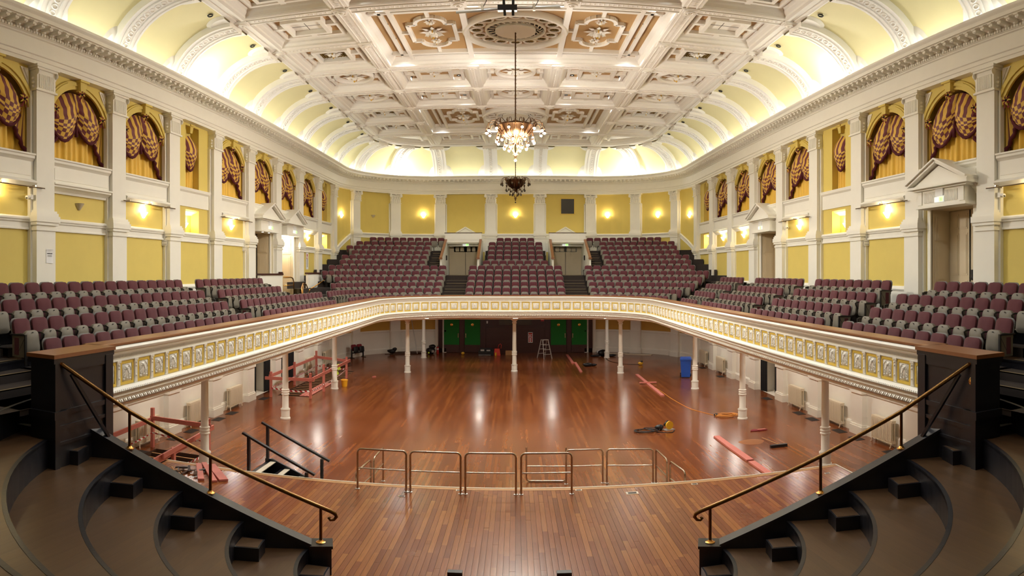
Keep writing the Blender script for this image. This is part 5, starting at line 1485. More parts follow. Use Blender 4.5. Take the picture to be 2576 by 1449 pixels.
# ================================================================== LOWER HALL
# dark wood screen with four green baize doors
scr = tag(empty('timber_screen', (0, YB - .12, 0), PI), 'dark wooden screen wall with four green doors under the balcony', 'screen')
m = MB(); m.use('dark_wood'); m.box(-5.35, 5.35, -.1, .08, 0, 3.12)
for x in (-5.2, -3.7, -2.2, 2.2, 3.7, 5.2): m.box(x - .14, x + .14, .08, .14, 0, 3.12)
for a, b in ((-2.0, -1.1), (-1.0, 1.0), (1.1, 2.0)):
    m.box(a, b, .08, .1, .15, .9); m.box(a, b, .08, .1, 1.0, 1.75)
m.box(-2.06, 2.06, .08, .13, 1.8, 1.9); link('screen_frame', m.mesh('screen_frame'), scr)
for x in (-1.15, .1):
    m = MB(); m.use('glass_dark'); m.box(x, x + 1.05, .08, .1, 1.95, 3.0); link('window_pane', m.mesh('window_pane'), scr)
for j, x in enumerate((-4.42, -2.97, 2.97, 4.42)):
    m = MB(); m.use('green_baize'); m.box(-.53, .53, .08, .13, .55, 3.1); lf = link('door_leaf', m.mesh('door_leaf'), scr, (x, 0, 0)); lf['label'] = 'green baize door leaf'
    m = MB(); m.use('dark_wood'); m.box(-.53, .53, .08, .14, .03, .55); link('kick_plate', m.mesh('kick_plate'), lf)
    m = MB(); m.use('brass'); m.lathe([(.001, 0), (.09, 0), (.1, .02), (.06, .03), (.001, .03)], 14, cap=False, T=lambda a, b, c: (a, .13 + c, 1.95 + b)); link('porthole', m.mesh('porthole'), lf)
    m = MB(); m.use('steel'); sx = 1 if j % 2 == 0 else -1; m.box(sx * .46 - .025, sx * .46 + .025, .13, .145, 1.05, 1.35); link('push_plate', m.mesh('push_plate'), lf)
def notice(name, lab, w, h, loc, rz, lines, base='paper', red=()):
    o = tag(empty(name, loc, rz), lab, 'notice')
    m = MB(); m.use(base); m.box(-w / 2, w / 2, 0, .006, 0, h); link('sheet', m.mesh('sheet'), o)
    m = MB(); m.use('ink')
    for z, a, b, t in lines: m.box(a, b, .006, .008, z, z + t)
    if lines: link('print', m.mesh('print'), o)['kind'] = 'stuff'
    if red:
        m = MB(); m.use('red_paint')
        for z, a, b, t in red: m.box(a, b, .006, .009, z, z + t)
        link('red_print', m.mesh('red_print'), o)['kind'] = 'stuff'
    return o
notice('fire_notice', 'tall red and white notice on the dark screen beside the stepladder', .32, .72, (1.03, YB - .27, .72), PI, [], red=[(.06, -.13, -.02, .1), (.06, .03, .13, .1), (.2, -.13, -.02, .1), (.2, .03, .13, .1), (.34, -.13, .13, .06), (.44, -.13, .0, .08), (.44, .05, .13, .08), (.56, -.13, .13, .12)])
notice('safety_notice', 'small red and white notice high on the dark screen', .22, .48, (1.86, YB - .27, 2.2), PI, [(.2, -.06, .06, .08)], red=[(.0, -.11, .11, .1), (.36, -.11, .11, .12), (.14, -.09, .09, .03)])
notice('switch_plate', 'small pale switch plate on the dark screen', .1, .18, (-1.95, YB - .27, 2.05), PI, [])
notice('wall_notice', 'white notice with maroon symbols on the yellow bay beside the corner', .42, .95, (-W + .01, 33.75, 5.75), rzof(1, 0), [(.12, -.02, .05, .5)], red=[(.7, -.06, .08, .14), (.56, -.02, .1, .1)])
# curled paper notice with lettering on the first pilaster
o = tag(empty('paper_notice', (-11.0 + .005, 12.56, 5.83), rzof(1, 0)), 'curled white paper notice taped to the pilaster', 'notice')
mb = MB(); mb.use('paper'); mb.grid(10, 10, lambda u, v: (-.135 + .27 * u, .004 + (.05 * max(0, v - .8) * 5 * (1 - abs(2 * u - 1) * .6)) ** 1.2 + .012 * max(0, .2 - v) * 5 * (1 - u), .36 * v)); link('sheet', mb.mesh('sheet', smooth=True), o)
tx = bpy.data.curves.new('print', 'FONT'); tx.body = 'Notice'; tx.size = .05; tx.align_x = 'CENTER'; tx.extrude = .0004
NOTICE_TEXT = None
m = MB(); m.use('ink')
rr = random.Random(5)
def word_row(m, z, x0, x1, h):
    x = x0
    while x < x1:
        w_ = rr.uniform(.004, .007); m.box(x, x + w_, .0075, .0085, z, z + h * rr.uniform(.7, 1)); x += w_ + .002
word_row(m, .235, -.1, .1, .026)
for z in (.2, .185, .17): word_row(m, z, -.085, .085, .006)
link('print', m.mesh('print'), o)['kind'] = 'stuff'; bpy.data.curves.remove(tx)
# radiators
def rad_mesh():
    m = MB(); m.use('radiator'); n = 15
    for i in range(n):
        x = -.56 + 1.12 * i / (n - 1)
        for y in (.1, .2): m.tube([(x, y, .2), (x, y, .82)], .026, 6)
        m.box(x - .036, x + .036, .07, .235, .8, .9); m.box(x - .036, x + .036, .07, .235, .13, .22)
        m.box(x - .03, x + .03, .235, .245, .2, .85)
    return m.mesh('sections')
RADM = rad_mesh(); m = MB(); m.use('radiator')
RADF = []
for x in (-.56, .56):
    for y in (.09, .22): m = MB(); m.use('radiator'); RADF.append(m); m.tube([(x, y, .16), (x + .02, y + (.02 if y > .1 else -.02), .03), (x + .03, y + (.035 if y > .1 else -.03), 0)], [.025, .018, .024], 6)
RADF = [f_.mesh('foot') for f_ in RADF]; m = MB(); m.use('radiator'); m.tube([(.6, .15, .2), (.72, .15, .2), (.72, .1, .02)], .018, 6); RADV = m.mesh('valve_pipe')
RLAB = {1: 'opposite end to the stage corner', 2: 'by the floor socket', 3: 'before the lower doorway', 6: 'just past the lower doorway', 7: 'in the last straight bay'}
for s in (-1, 1):
    for k in (1, 2, 3, 6, 7):
        o = tag(empty('radiator', (s * (W - .02), bayc(k), 0), rzof(-s, 0)), f'cream column radiator on the {"boarded-pit" if s < 0 else "blue-bin"} side wall, {RLAB[k] if k > 1 else "nearest the stage"}', 'radiator', 'cream column radiators')
        link('sections', RADM, o); [link('foot', f_, o) for f_ in RADF]; link('valve_pipe', RADV, o)
m = MB(); m.use('grate'); m.box(-.3, .3, -.17, .17, 0, .006)
m.use('black_matt')
for i in range(7): m.box(-.27 + i * .085, -.23 + i * .085, -.14, .14, .006, .008)
GRT = m.mesh('floor_grate')
for s in (-1, 1):
    for k in (1, 2, 3, 4, 6, 7):
        for dy in (-.55, .62) if k in (2, 3) else (.62,):
            link('floor_grate', GRT, floor, (s * 10.72, YK(k) + dy + .0, .001), PI / 2)
# lower doorways: black curtains and grey doors
for s in (-1, 1):
    for k in LOWDOOR[s]:
        ndoor += 1
        d = struct(empty(f'door_{ndoor}', (s * W, bayc(k), 0), rzof(-s, 0)), 'lower side doorway with black curtain')
        m = MB(); m.use('door_cream'); m.box(-.9, .9, -.68, -.63, .02, 2.55); m.box(-.8, .8, -.63, -.61, .2, 1.1); m.box(-.8, .8, -.63, -.61, 1.25, 2.4); link('door_leaf', m.mesh('door_leaf'), d)
        for sx in (-1, 1):
            m = MB(); m.use('black_matt'); m.grid(16, 2, lambda u, v, sx=sx: (sx * (.95 - .45 * u), .02 - .12 * u + .05 * math.sin(u * 22), .01 + 2.58 * v)); link('black_curtain', m.mesh('black_curtain', smooth=True), d)
# ================================================================== CHANDELIERS
def chandelier(y, lit, lab):
    o = tag(empty('chandelier', (0.0, y, 9.55)), lab, 'chandelier', 'bronze chandeliers on the hall axis')
    bm = 'old_bronze'
    m = MB(); m.use(bm); m.tube([(0, 0, 1.35), (0, 0, 4.85)], .022, 8); m.lathe([(.12, 4.86), (.12, 4.8), (.03, 4.72)], 10)
    for i in range(24): m.tube([(.03 * math.cos(q), .03 * math.sin(q), 1.5 + i * .138 + .05 * math.sin(q)) for q in [0, 2.1, 4.2]], .012, 4, close=True)
    link('rod', m.mesh('rod', smooth=40), o)
    sc_ = 1.0 if lit else .78
    m = MB(); m.use(bm)
    m.lathe([(.001, 1.4), (.1, 1.38), (.12, 1.3), (.62, 1.22), (.66, 1.16), (.6, 1.1), (.56, 1.0), (.46, .86), (.3, .76), (.16, .7), (.1, .6), (.06, .55), (.001, .54)], 24, cap=False)
    link('bowl', m.mesh('bowl', smooth=40), o, scale=(sc_, sc_, 1))
    m = MB(); m.use(bm)
    for i in range(16):                  # upright leaf ribs on the bowl
        a = 2 * PI * i / 16; c, s_ = math.cos(a), math.sin(a)
        m.tube([(.17 * c, .17 * s_, .7), (.48 * c, .48 * s_, .86), (.64 * c, .64 * s_, 1.08), (.74 * c, .74 * s_, 1.26), (.7 * c, .7 * s_, 1.34)], [.02, .028, .03, .03, .012], 5)
    for i in range(6):
        a = 2 * PI * i / 6; c, s_ = math.cos(a), math.sin(a)
        m.tube([(.05 * c, .05 * s_, .56), (.16 * c, .16 * s_, .45), (.15 * c, .15 * s_, .33), (.04 * c, .04 * s_, .2), (.1 * c, .1 * s_, .14)], .016, 5)
    m.lathe([(.001, .22), (.05, .2), (.03, .13), (.06, .08), (.02, .03), (.001, .0)], 10, cap=False)
    link('scroll_work', m.mesh('scroll_work', smooth=True), o, scale=(sc_, sc_, 1))
    bulbs = []
    for n_, r, z, ph in ((14, 1.0, .92, 0), (10, .66, .58, .3), (6, .38, .34, .1)):
        for i in range(n_):
            a = 2 * PI * (i + ph) / n_; c, s_ = math.cos(a), math.sin(a); r_ = r * (1 if lit else .8)
            m = MB(); m.use(bm); m.tube([(.45 * c * r_, .45 * s_ * r_, z + .25), (.72 * c * r_, .72 * s_ * r_, z + .42), (.93 * c * r_, .93 * s_ * r_, z + .36), (c * r_, s_ * r_, z + .2), (c * r_, s_ * r_, z + .09)], .013, 5)
            m.lathe([(.02, .1), (.055, .05), (.06, .03)], 8, (c * r_, s_ * r_, z), cap=False); link('branch', m.mesh('branch', smooth=True), o)
            bulbs.append((c * r_, s_ * r_, z))
    bulbs.append((0, 0, -.06))
    m = MB(); m.use('bulb' if lit else 'glass_dark'); m.ball((0, 0, 0), .042, 8, 6); BM = m.mesh('bulb', smooth=True)
    for b in bulbs: link('bulb', BM, o, b)
    return o
ch = chandelier(22.35, True, 'large lit bronze chandelier with many glaring bulbs')
chandelier(36.0, False, 'smaller dark unlit bronze chandelier hanging further down the hall')
for dx, dy, dz, e in ((0, 0, .2, 1), (.5, 0, .5, .5), (-.5, 0, .5, .5), (0, .5, .5, .5), (0, -.5, .5, .5)):
    l = bpy.data.lights.new('chandelier_light', 'POINT'); l.energy = 380 * e; l.color = (1, .95, .86); l.shadow_soft_size = .1
    lo = bpy.data.objects.new('chandelier_light', l); COL.objects.link(lo); lo.parent = ch; lo.location = (dx, dy, dz - .1)
# ceiling downlights: ring fittings that light the hall
ZTC = ZB + .4
DL_W = 205
dls = []
for a, b in ((2, 4), (6, 8), (-2, 0)):
    yc = (YK(a) + YK(b)) / 2
    for s in (-1, 1):
        for dx, dy in ((4.35, -2.45), (4.35, -.9), (4.35, .6), (4.35, 2.45), (1.35, 2.45), (1.35, -2.45)): dls.append((s * dx, yc + dy))
for a, b in ((4, 5), (5, 6), (0, 1), (1, 2)):
    yc = (YK(a) + YK(b)) / 2
    for s in (-1, 1):
        for dx, dy in ((2.45, .7), (4.55, .7)): dls.append((s * dx, yc + dy))
for x, y in dls:
    o = link('downlight', DLR, ceiling, (x, y, ZTC)); link('downlight_lens', DLL, o)
    l = bpy.data.lights.new('downlight_beam', 'SPOT'); l.energy = DL_W; l.color = (.94, .98, .98); l.spot_size = math.radians(140); l.spot_blend = .8; l.shadow_soft_size = .06
    lo = bpy.data.objects.new('downlight_beam', l); COL.objects.link(lo); lo.parent = o; lo.location = (0, 0, -.06)
for s in (-1, 1):
    for k in range(0, 8):
        o = link('downlight', DLR, ceiling, (s * 9.05, bayc(k) + .4, 13.95)); o.rotation_euler = (0, s * .25, 0)
# added lamps and fittings below the balcony, assumed, to brighten the floor there
for s in (-1, 1):
    for y in (11.5, 17.4, 20.65, 23.9, 27.2, 30.5, 33.8):
        l = bpy.data.lights.new('added_soffit_lamp', 'AREA'); l.shape = 'DISK'; l.size = .25; l.energy = 20; l.color = (1, .94, .84)
        o = bpy.data.objects.new('added_soffit_lamp', l); COL.objects.link(o); o.location = (s * 9.6, y, 3.12)
        m = link('added_soffit_fitting', SOFL, balcony, Vector((s * 9.6, y, .07)) + BOFF)
for x in (-6.5, -2.2, 2.2, 6.5):  # more unseen lamps added below the far balcony for the same brightening
    l = bpy.data.lights.new('added_soffit_lamp', 'AREA'); l.shape = 'DISK'; l.size = .25; l.energy = 20; l.color = (1, .94, .84)
    o = bpy.data.objects.new('added_soffit_lamp', l); COL.objects.link(o); o.location = (x, 39.0, 3.12)
    link('added_soffit_fitting', SOFL, balcony, Vector((x, 39.0, .07)) + BOFF)
# lighting bar slung from the ceiling near the stage
o = tag(empty('lighting_bar', (-.2, 16, 12.5)), 'steel lighting bar with two black arms slung below the ceiling', 'lighting bar')
m = MB(); m.use('alloy'); m.tube([(-1.27, 0, -.09), (1.31, 0, .07)], .045, 8); link('bar', m.mesh('bar', smooth=True), o)
m = MB(); m.use('black_plastic'); m.box(-.24, .24, -.07, .07, -.08, .08)
m.tube([(-.12, -.35, .9), (-.08, .0, .0), (-.06, .12, -.16)], .035, 8); m.tube([(.16, -.35, .9), (.14, .0, .0), (.14, .12, -.16)], .035, 8); link('arms', m.mesh('arms', smooth=40), o)
m = MB(); m.use('black_plastic')
for x in (-.62, .66): m.tube([(x, 0, 0), (x + .1, 0, .22), (x + .15, 0, 1.45)], .01, 5); link('sling', m.mesh('sling'), o); m = MB(); m.use('black_plastic')
m = MB(); m.use('white_strip')
for x in (-.62, .66): m = MB(); m.use('white_strip'); m.box(x - .03, x + .03, -.05, .05, -.06, .12); link('clamp', m.mesh('clamp'), o)
# flood lamps standing in the cornice trough
m = MB(); m.use('black_plastic'); m.box(-.09, .09, -.06, .06, -.1, .02); FLB = m.mesh('housing'); m = MB(); m.use('bulb'); m.lathe([(.001, .03), (.05, .028), (.07, .02)], 12, cap=False); m.ball((0, 0, .03), .05, 8, 6); FLL = m.mesh('flood_bulb')
for x, y, nx, ny, lab in ((-10.62, 20.7, 1, 0, 'glaring flood lamp in the cornice trough above the narrow niche, paper-notice side'), (10.62, 20.2, -1, 0, 'glaring flood lamp in the cornice trough above the narrow niche, big-door side'),
                          (-(CXA + 5.55 * math.cos(1.05)), YC + 5.55 * math.sin(1.05), .5, -.87, 'glaring flood lamp in the curved corner trough, brass-railed door side'), (CXA + 5.55 * math.cos(1.05), YC + 5.55 * math.sin(1.05), -.5, -.87, 'glaring flood lamp in the curved corner trough, grey hatch side')):
    o = tag(empty('flood_lamp', (x, y, 12.24), rzof(nx, ny)), lab, 'lamp', 'flood lamps in the trough'); link('housing', FLB, o); link('flood_bulb', FLL, o)
    l = bpy.data.lights.new('flood_beam', 'POINT'); l.energy = 45; l.color = (.95, .98, 1); l.shadow_soft_size = .07
    lo = bpy.data.objects.new('flood_beam', l); COL.objects.link(lo); lo.parent = o; lo.location = (0, .02, .14)
# ================================================================== STEEL GUARD RAILS
def guard_mesh(w=1.05, h=.95, inverted=False):
    r = .024; c = .09; H = w / 2
    a = MB(); a.use('steel')
    pts = [(-H, 0, 0), (-H, 0, h - c)] + [(-H + c - c * math.cos(t), 0, h - c + c * math.sin(t)) for t in (PI / 8, PI / 4, 3 * PI / 8, PI / 2)] + \
          [(H - c + c * math.sin(t), 0, h - c + c * math.cos(t)) for t in (0, PI / 8, PI / 4, 3 * PI / 8)] + [(H, 0, h - c), (H, 0, 0)]
    if inverted: pts = [(x, y, h - z + .03) for x, y, z in pts]
    a.tube(pts, r, 10)
    b = MB(); b.use('steel'); zm = .5 if not inverted else h - .5; b.tube([(-H, 0, zm), (H, 0, zm)], .018, 8)
    c_ = MB(); c_.use('alloy')
    c_.lathe([(.05, 0), (.05, .012), (.03, .016)], 12)
    return a.mesh('hoop', smooth=45), b.mesh('mid_rail', smooth=45), c_.mesh('floor_plate')
GM = {}
def guard(x0, y0, x1, y1, z, lab, inv=False):
    w = math.hypot(x1 - x0, y1 - y0); key = (round(w, 2), inv)
    if key not in GM: GM[key] = guard_mesh(round(w, 2), inverted=inv)
    o = tag(empty('guard_rail', ((x0 + x1) / 2, (y0 + y1) / 2, z), math.atan2(y1 - y0, x1 - x0)), lab, 'railing', 'portable steel guard rails')
    link('hoop', GM[key][0], o); link('mid_rail', GM[key][1], o)
    if not inv:
        for sx in (-.5, .5): link('floor_plate', GM[key][2], o, (sx * w, 0, 0))
for a, b, q in ((-3.37, -2.31, 'first on the black-stair side'), (-2.22, -1.15, 'second from the black stair'), (-1.05, .01, 'third from the black stair'), (.12, 1.18, 'in front of the upturned rail')):
    guard(a, 13.56, b, 13.56, STAGE_Z, 'steel hoop rail on the stage edge, ' + q)
guard(1.29, 16.45, 2.23, 16.45, 0, 'steel hoop rail on the hall floor behind, next to the upturned one')
guard(2.33, 16.42, 3.5, 16.24, 0, 'steel hoop rail on the hall floor, at the corner nearest the circular saw')
guard(.28, 16.68, 1.3, 16.62, 0, 'steel rail standing upside down with its legs in the air', True)
guard(3.57, 16.2, 3.62, 15.2, 0, 'steel hoop rail set end-on on the circular-saw side, farther one'); guard(3.66, 15.05, 3.78, 14.12, 0, 'steel hoop rail set end-on on the circular-saw side, against the stage')
guard(-3.4, 16.42, -3.42, 15.4, 0, 'steel hoop rail set end-on on the black-stair side, farther one'); guard(-3.46, 15.25, -3.55, 14.15, 0, 'steel hoop rail set end-on on the black-stair side, against the stage')
# black stair with pale treads down from the stage
st = tag(empty('stage_stair', (-5.3, 14.66, 0)), 'small black stair with pale treads and two handrails beside the stage', 'stairs')
SOF = (5.3, -14.66, 0)
for y in (14.07, 15.27):
    m = MB(); m.use('black_paint'); m.prism([(-6.2, .0), (-6.2, .74), (-6.0, .74), (-4.45, .06), (-4.45, 0)], y - .025, y + .025, T=lambda x, z, yy: (x, yy, z)); link('side_board', m.mesh('side_board'), st, SOF)
    m = MB(); m.use('black_paint'); m.bar((-6.14, y, .0), (-6.14, y, 1.62), .07, .07); link('post', m.mesh('post'), st, SOF); m = MB(); m.use('black_paint'); m.bar((-4.7, y, 0), (-4.7, y, .86), .07, .07); link('post', m.mesh('post'), st, SOF)
    m = MB(); m.use('black_paint'); m.bar((-6.3, y, 1.7), (-4.5, y, .82), .08, .05); link('handrail', m.mesh('handrail'), st, SOF)
for i in range(4):
    x, z = -6.05 + .38 * i, .66 - .165 * i
    m = MB(); m.use('black_paint'); m.box(x - .12, x + .13, 14.09, 15.25, z - .03, z); m.box(x - .12, x - .1, 14.09, 15.25, 0, z); m.use('white_strip'); m.box(x + .0, x + .14, 14.1, 15.24, z, z + .012); link('tread', m.mesh('tread'), st, SOF)

# ================================================================== TIMBER BARRIERS ROUND THE PITS
def tape_mat():
    m = bpy.data.materials.new('hazard_tape'); m.use_nodes = True; nt = m.node_tree; b = nt.nodes['Principled BSDF']
    uv = nt.nodes.new('ShaderNodeUVMap'); uv.uv_map = 'uv'; sp = nt.nodes.new('ShaderNodeSeparateXYZ'); nt.links.new(uv.outputs[0], sp.inputs[0])
    f = math_node(nt, 'LESS_THAN', math_node(nt, 'FRACT', math_node(nt, 'ADD', sp.outputs[0], math_node(nt, 'MULTIPLY', sp.outputs[1], .3))), .5)
    mx = nt.nodes.new('ShaderNodeMixRGB'); mx.inputs[1].default_value = lin(240, 238, 234); mx.inputs[2].default_value = lin(176, 34, 40); nt.links.new(f, mx.inputs[0]); nt.links.new(mx.outputs[0], b.inputs['Base Color'])
    b.inputs['Roughness'].default_value = .35; MATS['hazard_tape'] = m
tape_mat()
def tape(name, pts, lab, h=.07):
    vs = []; uvs = []; d = 0; n = 12
    P = []
    for a, b in zip(pts, pts[1:]):
        for i in range(n): t = i / n; P.append(tuple(a[k] + (b[k] - a[k]) * t for k in range(2)) + (a[2] + (b[2] - a[2]) * t - .06 * math.sin(PI * t),))
    P.append(pts[-1])
    for i, p in enumerate(P):
        if i: d += math.dist(p, P[i - 1])
        tw = .015 * math.sin(i * 1.3)
        for v, dz in ((0, -h / 2), (1, h / 2)): vs.append((p[0] + tw * (v - .5), p[1] + tw * (v - .5), p[2] + dz)); uvs.append((d / .22, v))
    fs = [(2 * i, 2 * i + 2, 2 * i + 3, 2 * i + 1) for i in range(len(P) - 1)]
    o = link(name, uv_mesh(name, vs, fs, uvs, 'hazard_tape', False)); tag(o, lab, 'tape')
def barrier(lab, posts, rails, h=1.15):
    o = tag(empty('timber_barrier', (posts[0][0], posts[0][1], 0)), lab, 'barrier', 'pink timber barriers round floor pits'); O = (-posts[0][0], -posts[0][1], 0)
    for x, y, hh in posts:
        m = MB(); m.use('pink_timber'); m.box(x - .05, x + .05, y - .05, y + .05, -.35 if hh > 1.25 else 0, hh); link('post', m.mesh('post'), o, O)
    for a, b in rails:
        m = MB(); m.use('pink_timber'); m.bar(a, b, .05, .14); link('rail', m.mesh('rail'), o, O)
barrier('pink timber barrier round the long floor pit, with hi-vis vest hung on it', [(-10.6, 26.75, 1.15), (-8.82, 26.95, 1.15), (-8.76, 28.75, 1.3), (-8.74, 30.55, 1.1), (-8.72, 32.7, 1.15), (-10.66, 30.05, 1.15), (-10.66, 33.6, 1.3)],
        [((-10.85, 26.66, .86), (-8.62, 26.88, .86)), ((-8.7, 26.8, .9), (-8.68, 30.7, .9)), ((-8.64, 30.3, .92), (-8.62, 33.0, .92)), ((-10.7, 26.8, .92), (-10.72, 33.8, .92)), ((-10.8, 33.66, .96), (-8.6, 32.8, .92))])
tape('hazard_tape', [(-10.55, 26.68, .42), (-8.8, 26.88, .34), (-8.7, 28.7, .4), (-8.7, 32.7, .5), (-10.6, 33.55, .5), (-10.6, 30.0, .45), (-10.55, 26.7, .45)], 'red and white striped tape round the long floor pit')
barrier('pink timber barrier at the near pit beside the stage corner', [(-10.75, 17.15, 1.3), (-8.82, 17.2, 1.15), (-8.86, 15.2, .72), (-10.75, 14.7, 1.15)],
        [((-10.75, 14.4, .82), (-10.78, 17.2, .92)), ((-10.8, 17.1, .98), (-8.7, 17.14, .94)), ((-8.78, 17.45, .84), (-8.82, 14.6, .62))])
m = MB(); m.use('pink_timber'); m.bar((-8.9, 16.0, .62), (-8.94, 14.2, .5), .05, .2); o = tag(m.build('loose_board'), 'pink board lying along the low barrier rail of the near pit', 'board')
tape('hazard_tape', [(-8.8, 17.15, .1), (-8.84, 15.2, .14), (-8.86, 13.6, .1)], 'red and white tape low along the near pit towards the stage'); tape('hazard_tape', [(-10.7, 14.8, .42), (-10.72, 17.1, .5), (-8.84, 17.14, .45)], 'twisted pale tape on the wall side of the near pit', .05)
m = MB(); m.use('pink_timber')
for i in range(3): m.box(-9.55 + .17 * i, -9.4 + .17 * i, 27.6, 31.0 + .2 * i, -.06, -.02)
o = tag(m.build('pit_boards'), 'pink boards laid over the joists inside the long pit', 'boards')
for i, (a, b, w_) in enumerate((((-7.42, 13.96), (-6.78, 12.86), .14), ((-7.3, 14.0), (-6.45, 12.88), .12), ((-7.12, 14.02), (-6.3, 13.04), .2))):
    m = MB(); m.use('pink_timber'); m.bar((a[0], a[1], STAGE_Z + .03 + .03 * (i == 1)), (b[0], b[1], STAGE_Z + .03), w_, .05)
    o = tag(m.build('pink_board'), ['short pink board on the stage corner, nearest the debris', 'short narrow pink board in the middle of the stage-corner fan', 'short wide pink board of the stage-corner fan'][i], 'board', 'short boards on the stage corner')
# debris heap
rr = random.Random(11)
DM = {}
for i in range(16):
    x, y = -7.35 + rr.uniform(-.3, .3), 13.2 + rr.uniform(-.4, .4); L = rr.uniform(.15, .4); a = rr.uniform(0, PI)
    m = MB(); m.use(('old_timber', 'raw_wood', 'grate')[i % 3]); m.bar((x - L / 2 * math.cos(a), y - L / 2 * math.sin(a), STAGE_Z + .02 + .01 * (i % 6)), (x + L / 2 * math.cos(a), y + L / 2 * math.sin(a), STAGE_Z + .03 + .02 * (i % 6)), rr.uniform(.03, .1), rr.uniform(.02, .04))
    tag(m.build('wood_scrap'), 'small splintered wood scrap in the heap beside the pink boards', 'scrap', 'heap of wood scraps on the stage corner')
# long timbers on the hall floor
def floor_board(a, b, w_, lab, h=.05, z=0, m_='pink_timber', nm='floor_timber'):
    m = MB(); m.use(m_); m.bar((a[0], a[1], z + h / 2), (b[0], b[1], z + h / 2), w_, h); return tag(m.build(nm), lab, 'timber', 'pink timbers lying on the hall floor')
floor_board((3.46, 43.4), (3.5, 39.2), .16, 'pink timber reaching from the green doors'); floor_board((3.66, 39.6), (3.64, 35.85), .14, 'pink timber overlapping the one from the green doors, hall-side end')
floor_board((6.52, 34.4), (6.52, 28.2), .16, 'long pink timber near the blue bin, crossed by a short piece'); floor_board((6.1, 31.5), (6.95, 31.45), .1, 'short pink crosspiece over the long timber near the blue bin', z=.05)
floor_board((6.57, 20.5), (6.58, 19.25), .2, 'pink timber end butted to a longer one, beside sawdust'); floor_board((6.58, 19.25), (6.61, 17.45), .22, 'long pink timber running from the sawdust towards the stage'); floor_board((6.6, 17.3), (6.62, 15.2), .2, 'pink timber nearest the stage edge and steel rails')
m = MB(); m.use('pink_timber'); m.box(-.1, .1, -.05, .05, 0, .06); o = tag(m.build('timber_offcut'), 'tiny pink offcut on the floor past the pit barrier', 'offcut'); o.location = (-7.4, 33.4, 0); o.rotation_euler = (0, 0, 1.1)
# stack of old boards along the far left wall
rr = random.Random(4)
k = 0
for i in range(7):
    z = .035 * (i // 3); y = 36.4 + .5 * (i % 3); a = rr.uniform(-.1, .1) - .25
    L = rr.uniform(1.6, 2.4)
    m = MB(); m.use('old_timber'); m.bar((-10.4 - .1 * (i % 3), y - L / 2, z + .015), (-10.4 + L * .3 - .1 * (i % 3), y + L / 2, z + .015), .14, .03)
    tag(m.build('old_board'), 'dark salvaged floorboard in the loose heap between long pit and stacked seats', 'board', 'salvaged boards past the long pit')
for i in range(14):
    t0 = math.radians(rr.uniform(46, 60)); t1 = t0 + math.radians(rr.uniform(12, 26)); r = 5.75 - .14 * (i % 4); z = .035 * (i // 4)
    a = (-CXA + r * math.cos(PI - t0), YC + r * math.sin(PI - t0)); b = (-CXA + r * math.cos(PI - t1), YC + r * math.sin(PI - t1))
    m = MB(); m.use('old_timber'); m.bar((*a, z + .015), (*b, z + .015), .13, .03)
    tag(m.build('old_board'), 'dark salvaged floorboard in the low pile along the curved far wall', 'board', 'salvaged boards along the curved wall')
m = MB(); m.use('alloy'); m.tube([(-6.62, 43.4, .05), (-7.25, 44.1, 3.0)], .025, 6); tag(m.build('metal_pole'), 'pale metal pole leaning on the far wall above the old boards', 'pole')
# stacked pair of tip-up seats
o = tag(empty('spare_seat_pair', (-10.2, 41.0, 0), rzof(.85, -.52)), 'pair of dark tip-up seats standing against the curved wall', 'seats')
for x in (-.26, .26):
    m = MB(); m.use('dk_red'); pad(m, .44, .42, .06, y=-.06, tilt=.2, zb=.45); link('backrest', m.mesh('backrest', smooth=45), o, (x, 0, 0))
    m = MB(); m.use('black_plastic'); pad(m, .42, .4, .08, y=.12, tilt=.1, zb=.35); link('seat_pan', m.mesh('seat_pan', smooth=45), o, (x, 0, 0))
for x in (-.52, .52):
    m = MB(); m.use('black_plastic'); m.box(x - .02, x + .02, -.05, .05, 0, .6); m.box(x - .02, x + .02, -.15, .25, 0, .03); link('leg', m.mesh('leg'), o)
m = MB(); m.use('black_plastic'); m.box(-.52, .52, -.02, .02, .3, .36); link('beam', m.mesh('beam'), o)
# bucket and vest
o = tag(empty('bucket', (-8.2, 30.35, 0)), 'yellow plastic bucket beside the column at the long pit', 'bucket')
m = MB(); m.use('bucket_yellow'); m.lathe([(.001, .01), (.13, .0), (.16, .3), (.18, .32), (.165, .34), (.145, .32), (.12, .02), (.001, .02)], 18, cap=False); link('body', m.mesh('body', smooth=35), o)
m = MB(); m.use('steel'); m.tube([(.16 * math.cos(PI * i / 8), .02 + .05 * math.sin(PI * i / 8), .31 - .1 * math.sin(PI * i / 8)) for i in range(9)], .006, 5); link('handle', m.mesh('handle'), o)
m = MB(); m.use('hivis'); m.grid(12, 14, lambda u, v: (-8.66 + .12 * math.cos(PI * v * 1.6) * (.4 + .6 * abs(v - .5)) , 30.75 + .5 * (u - .5) * (1 - .25 * v) + .04 * math.sin(v * 9), 1.02 - .55 * abs(v - .35) * 1.4 + .03 * math.sin(u * 14 + v * 3)))
o = tag(m.build('hivis_vest', smooth=True), 'bright yellow hi-vis vest draped over the pit barrier', 'vest')
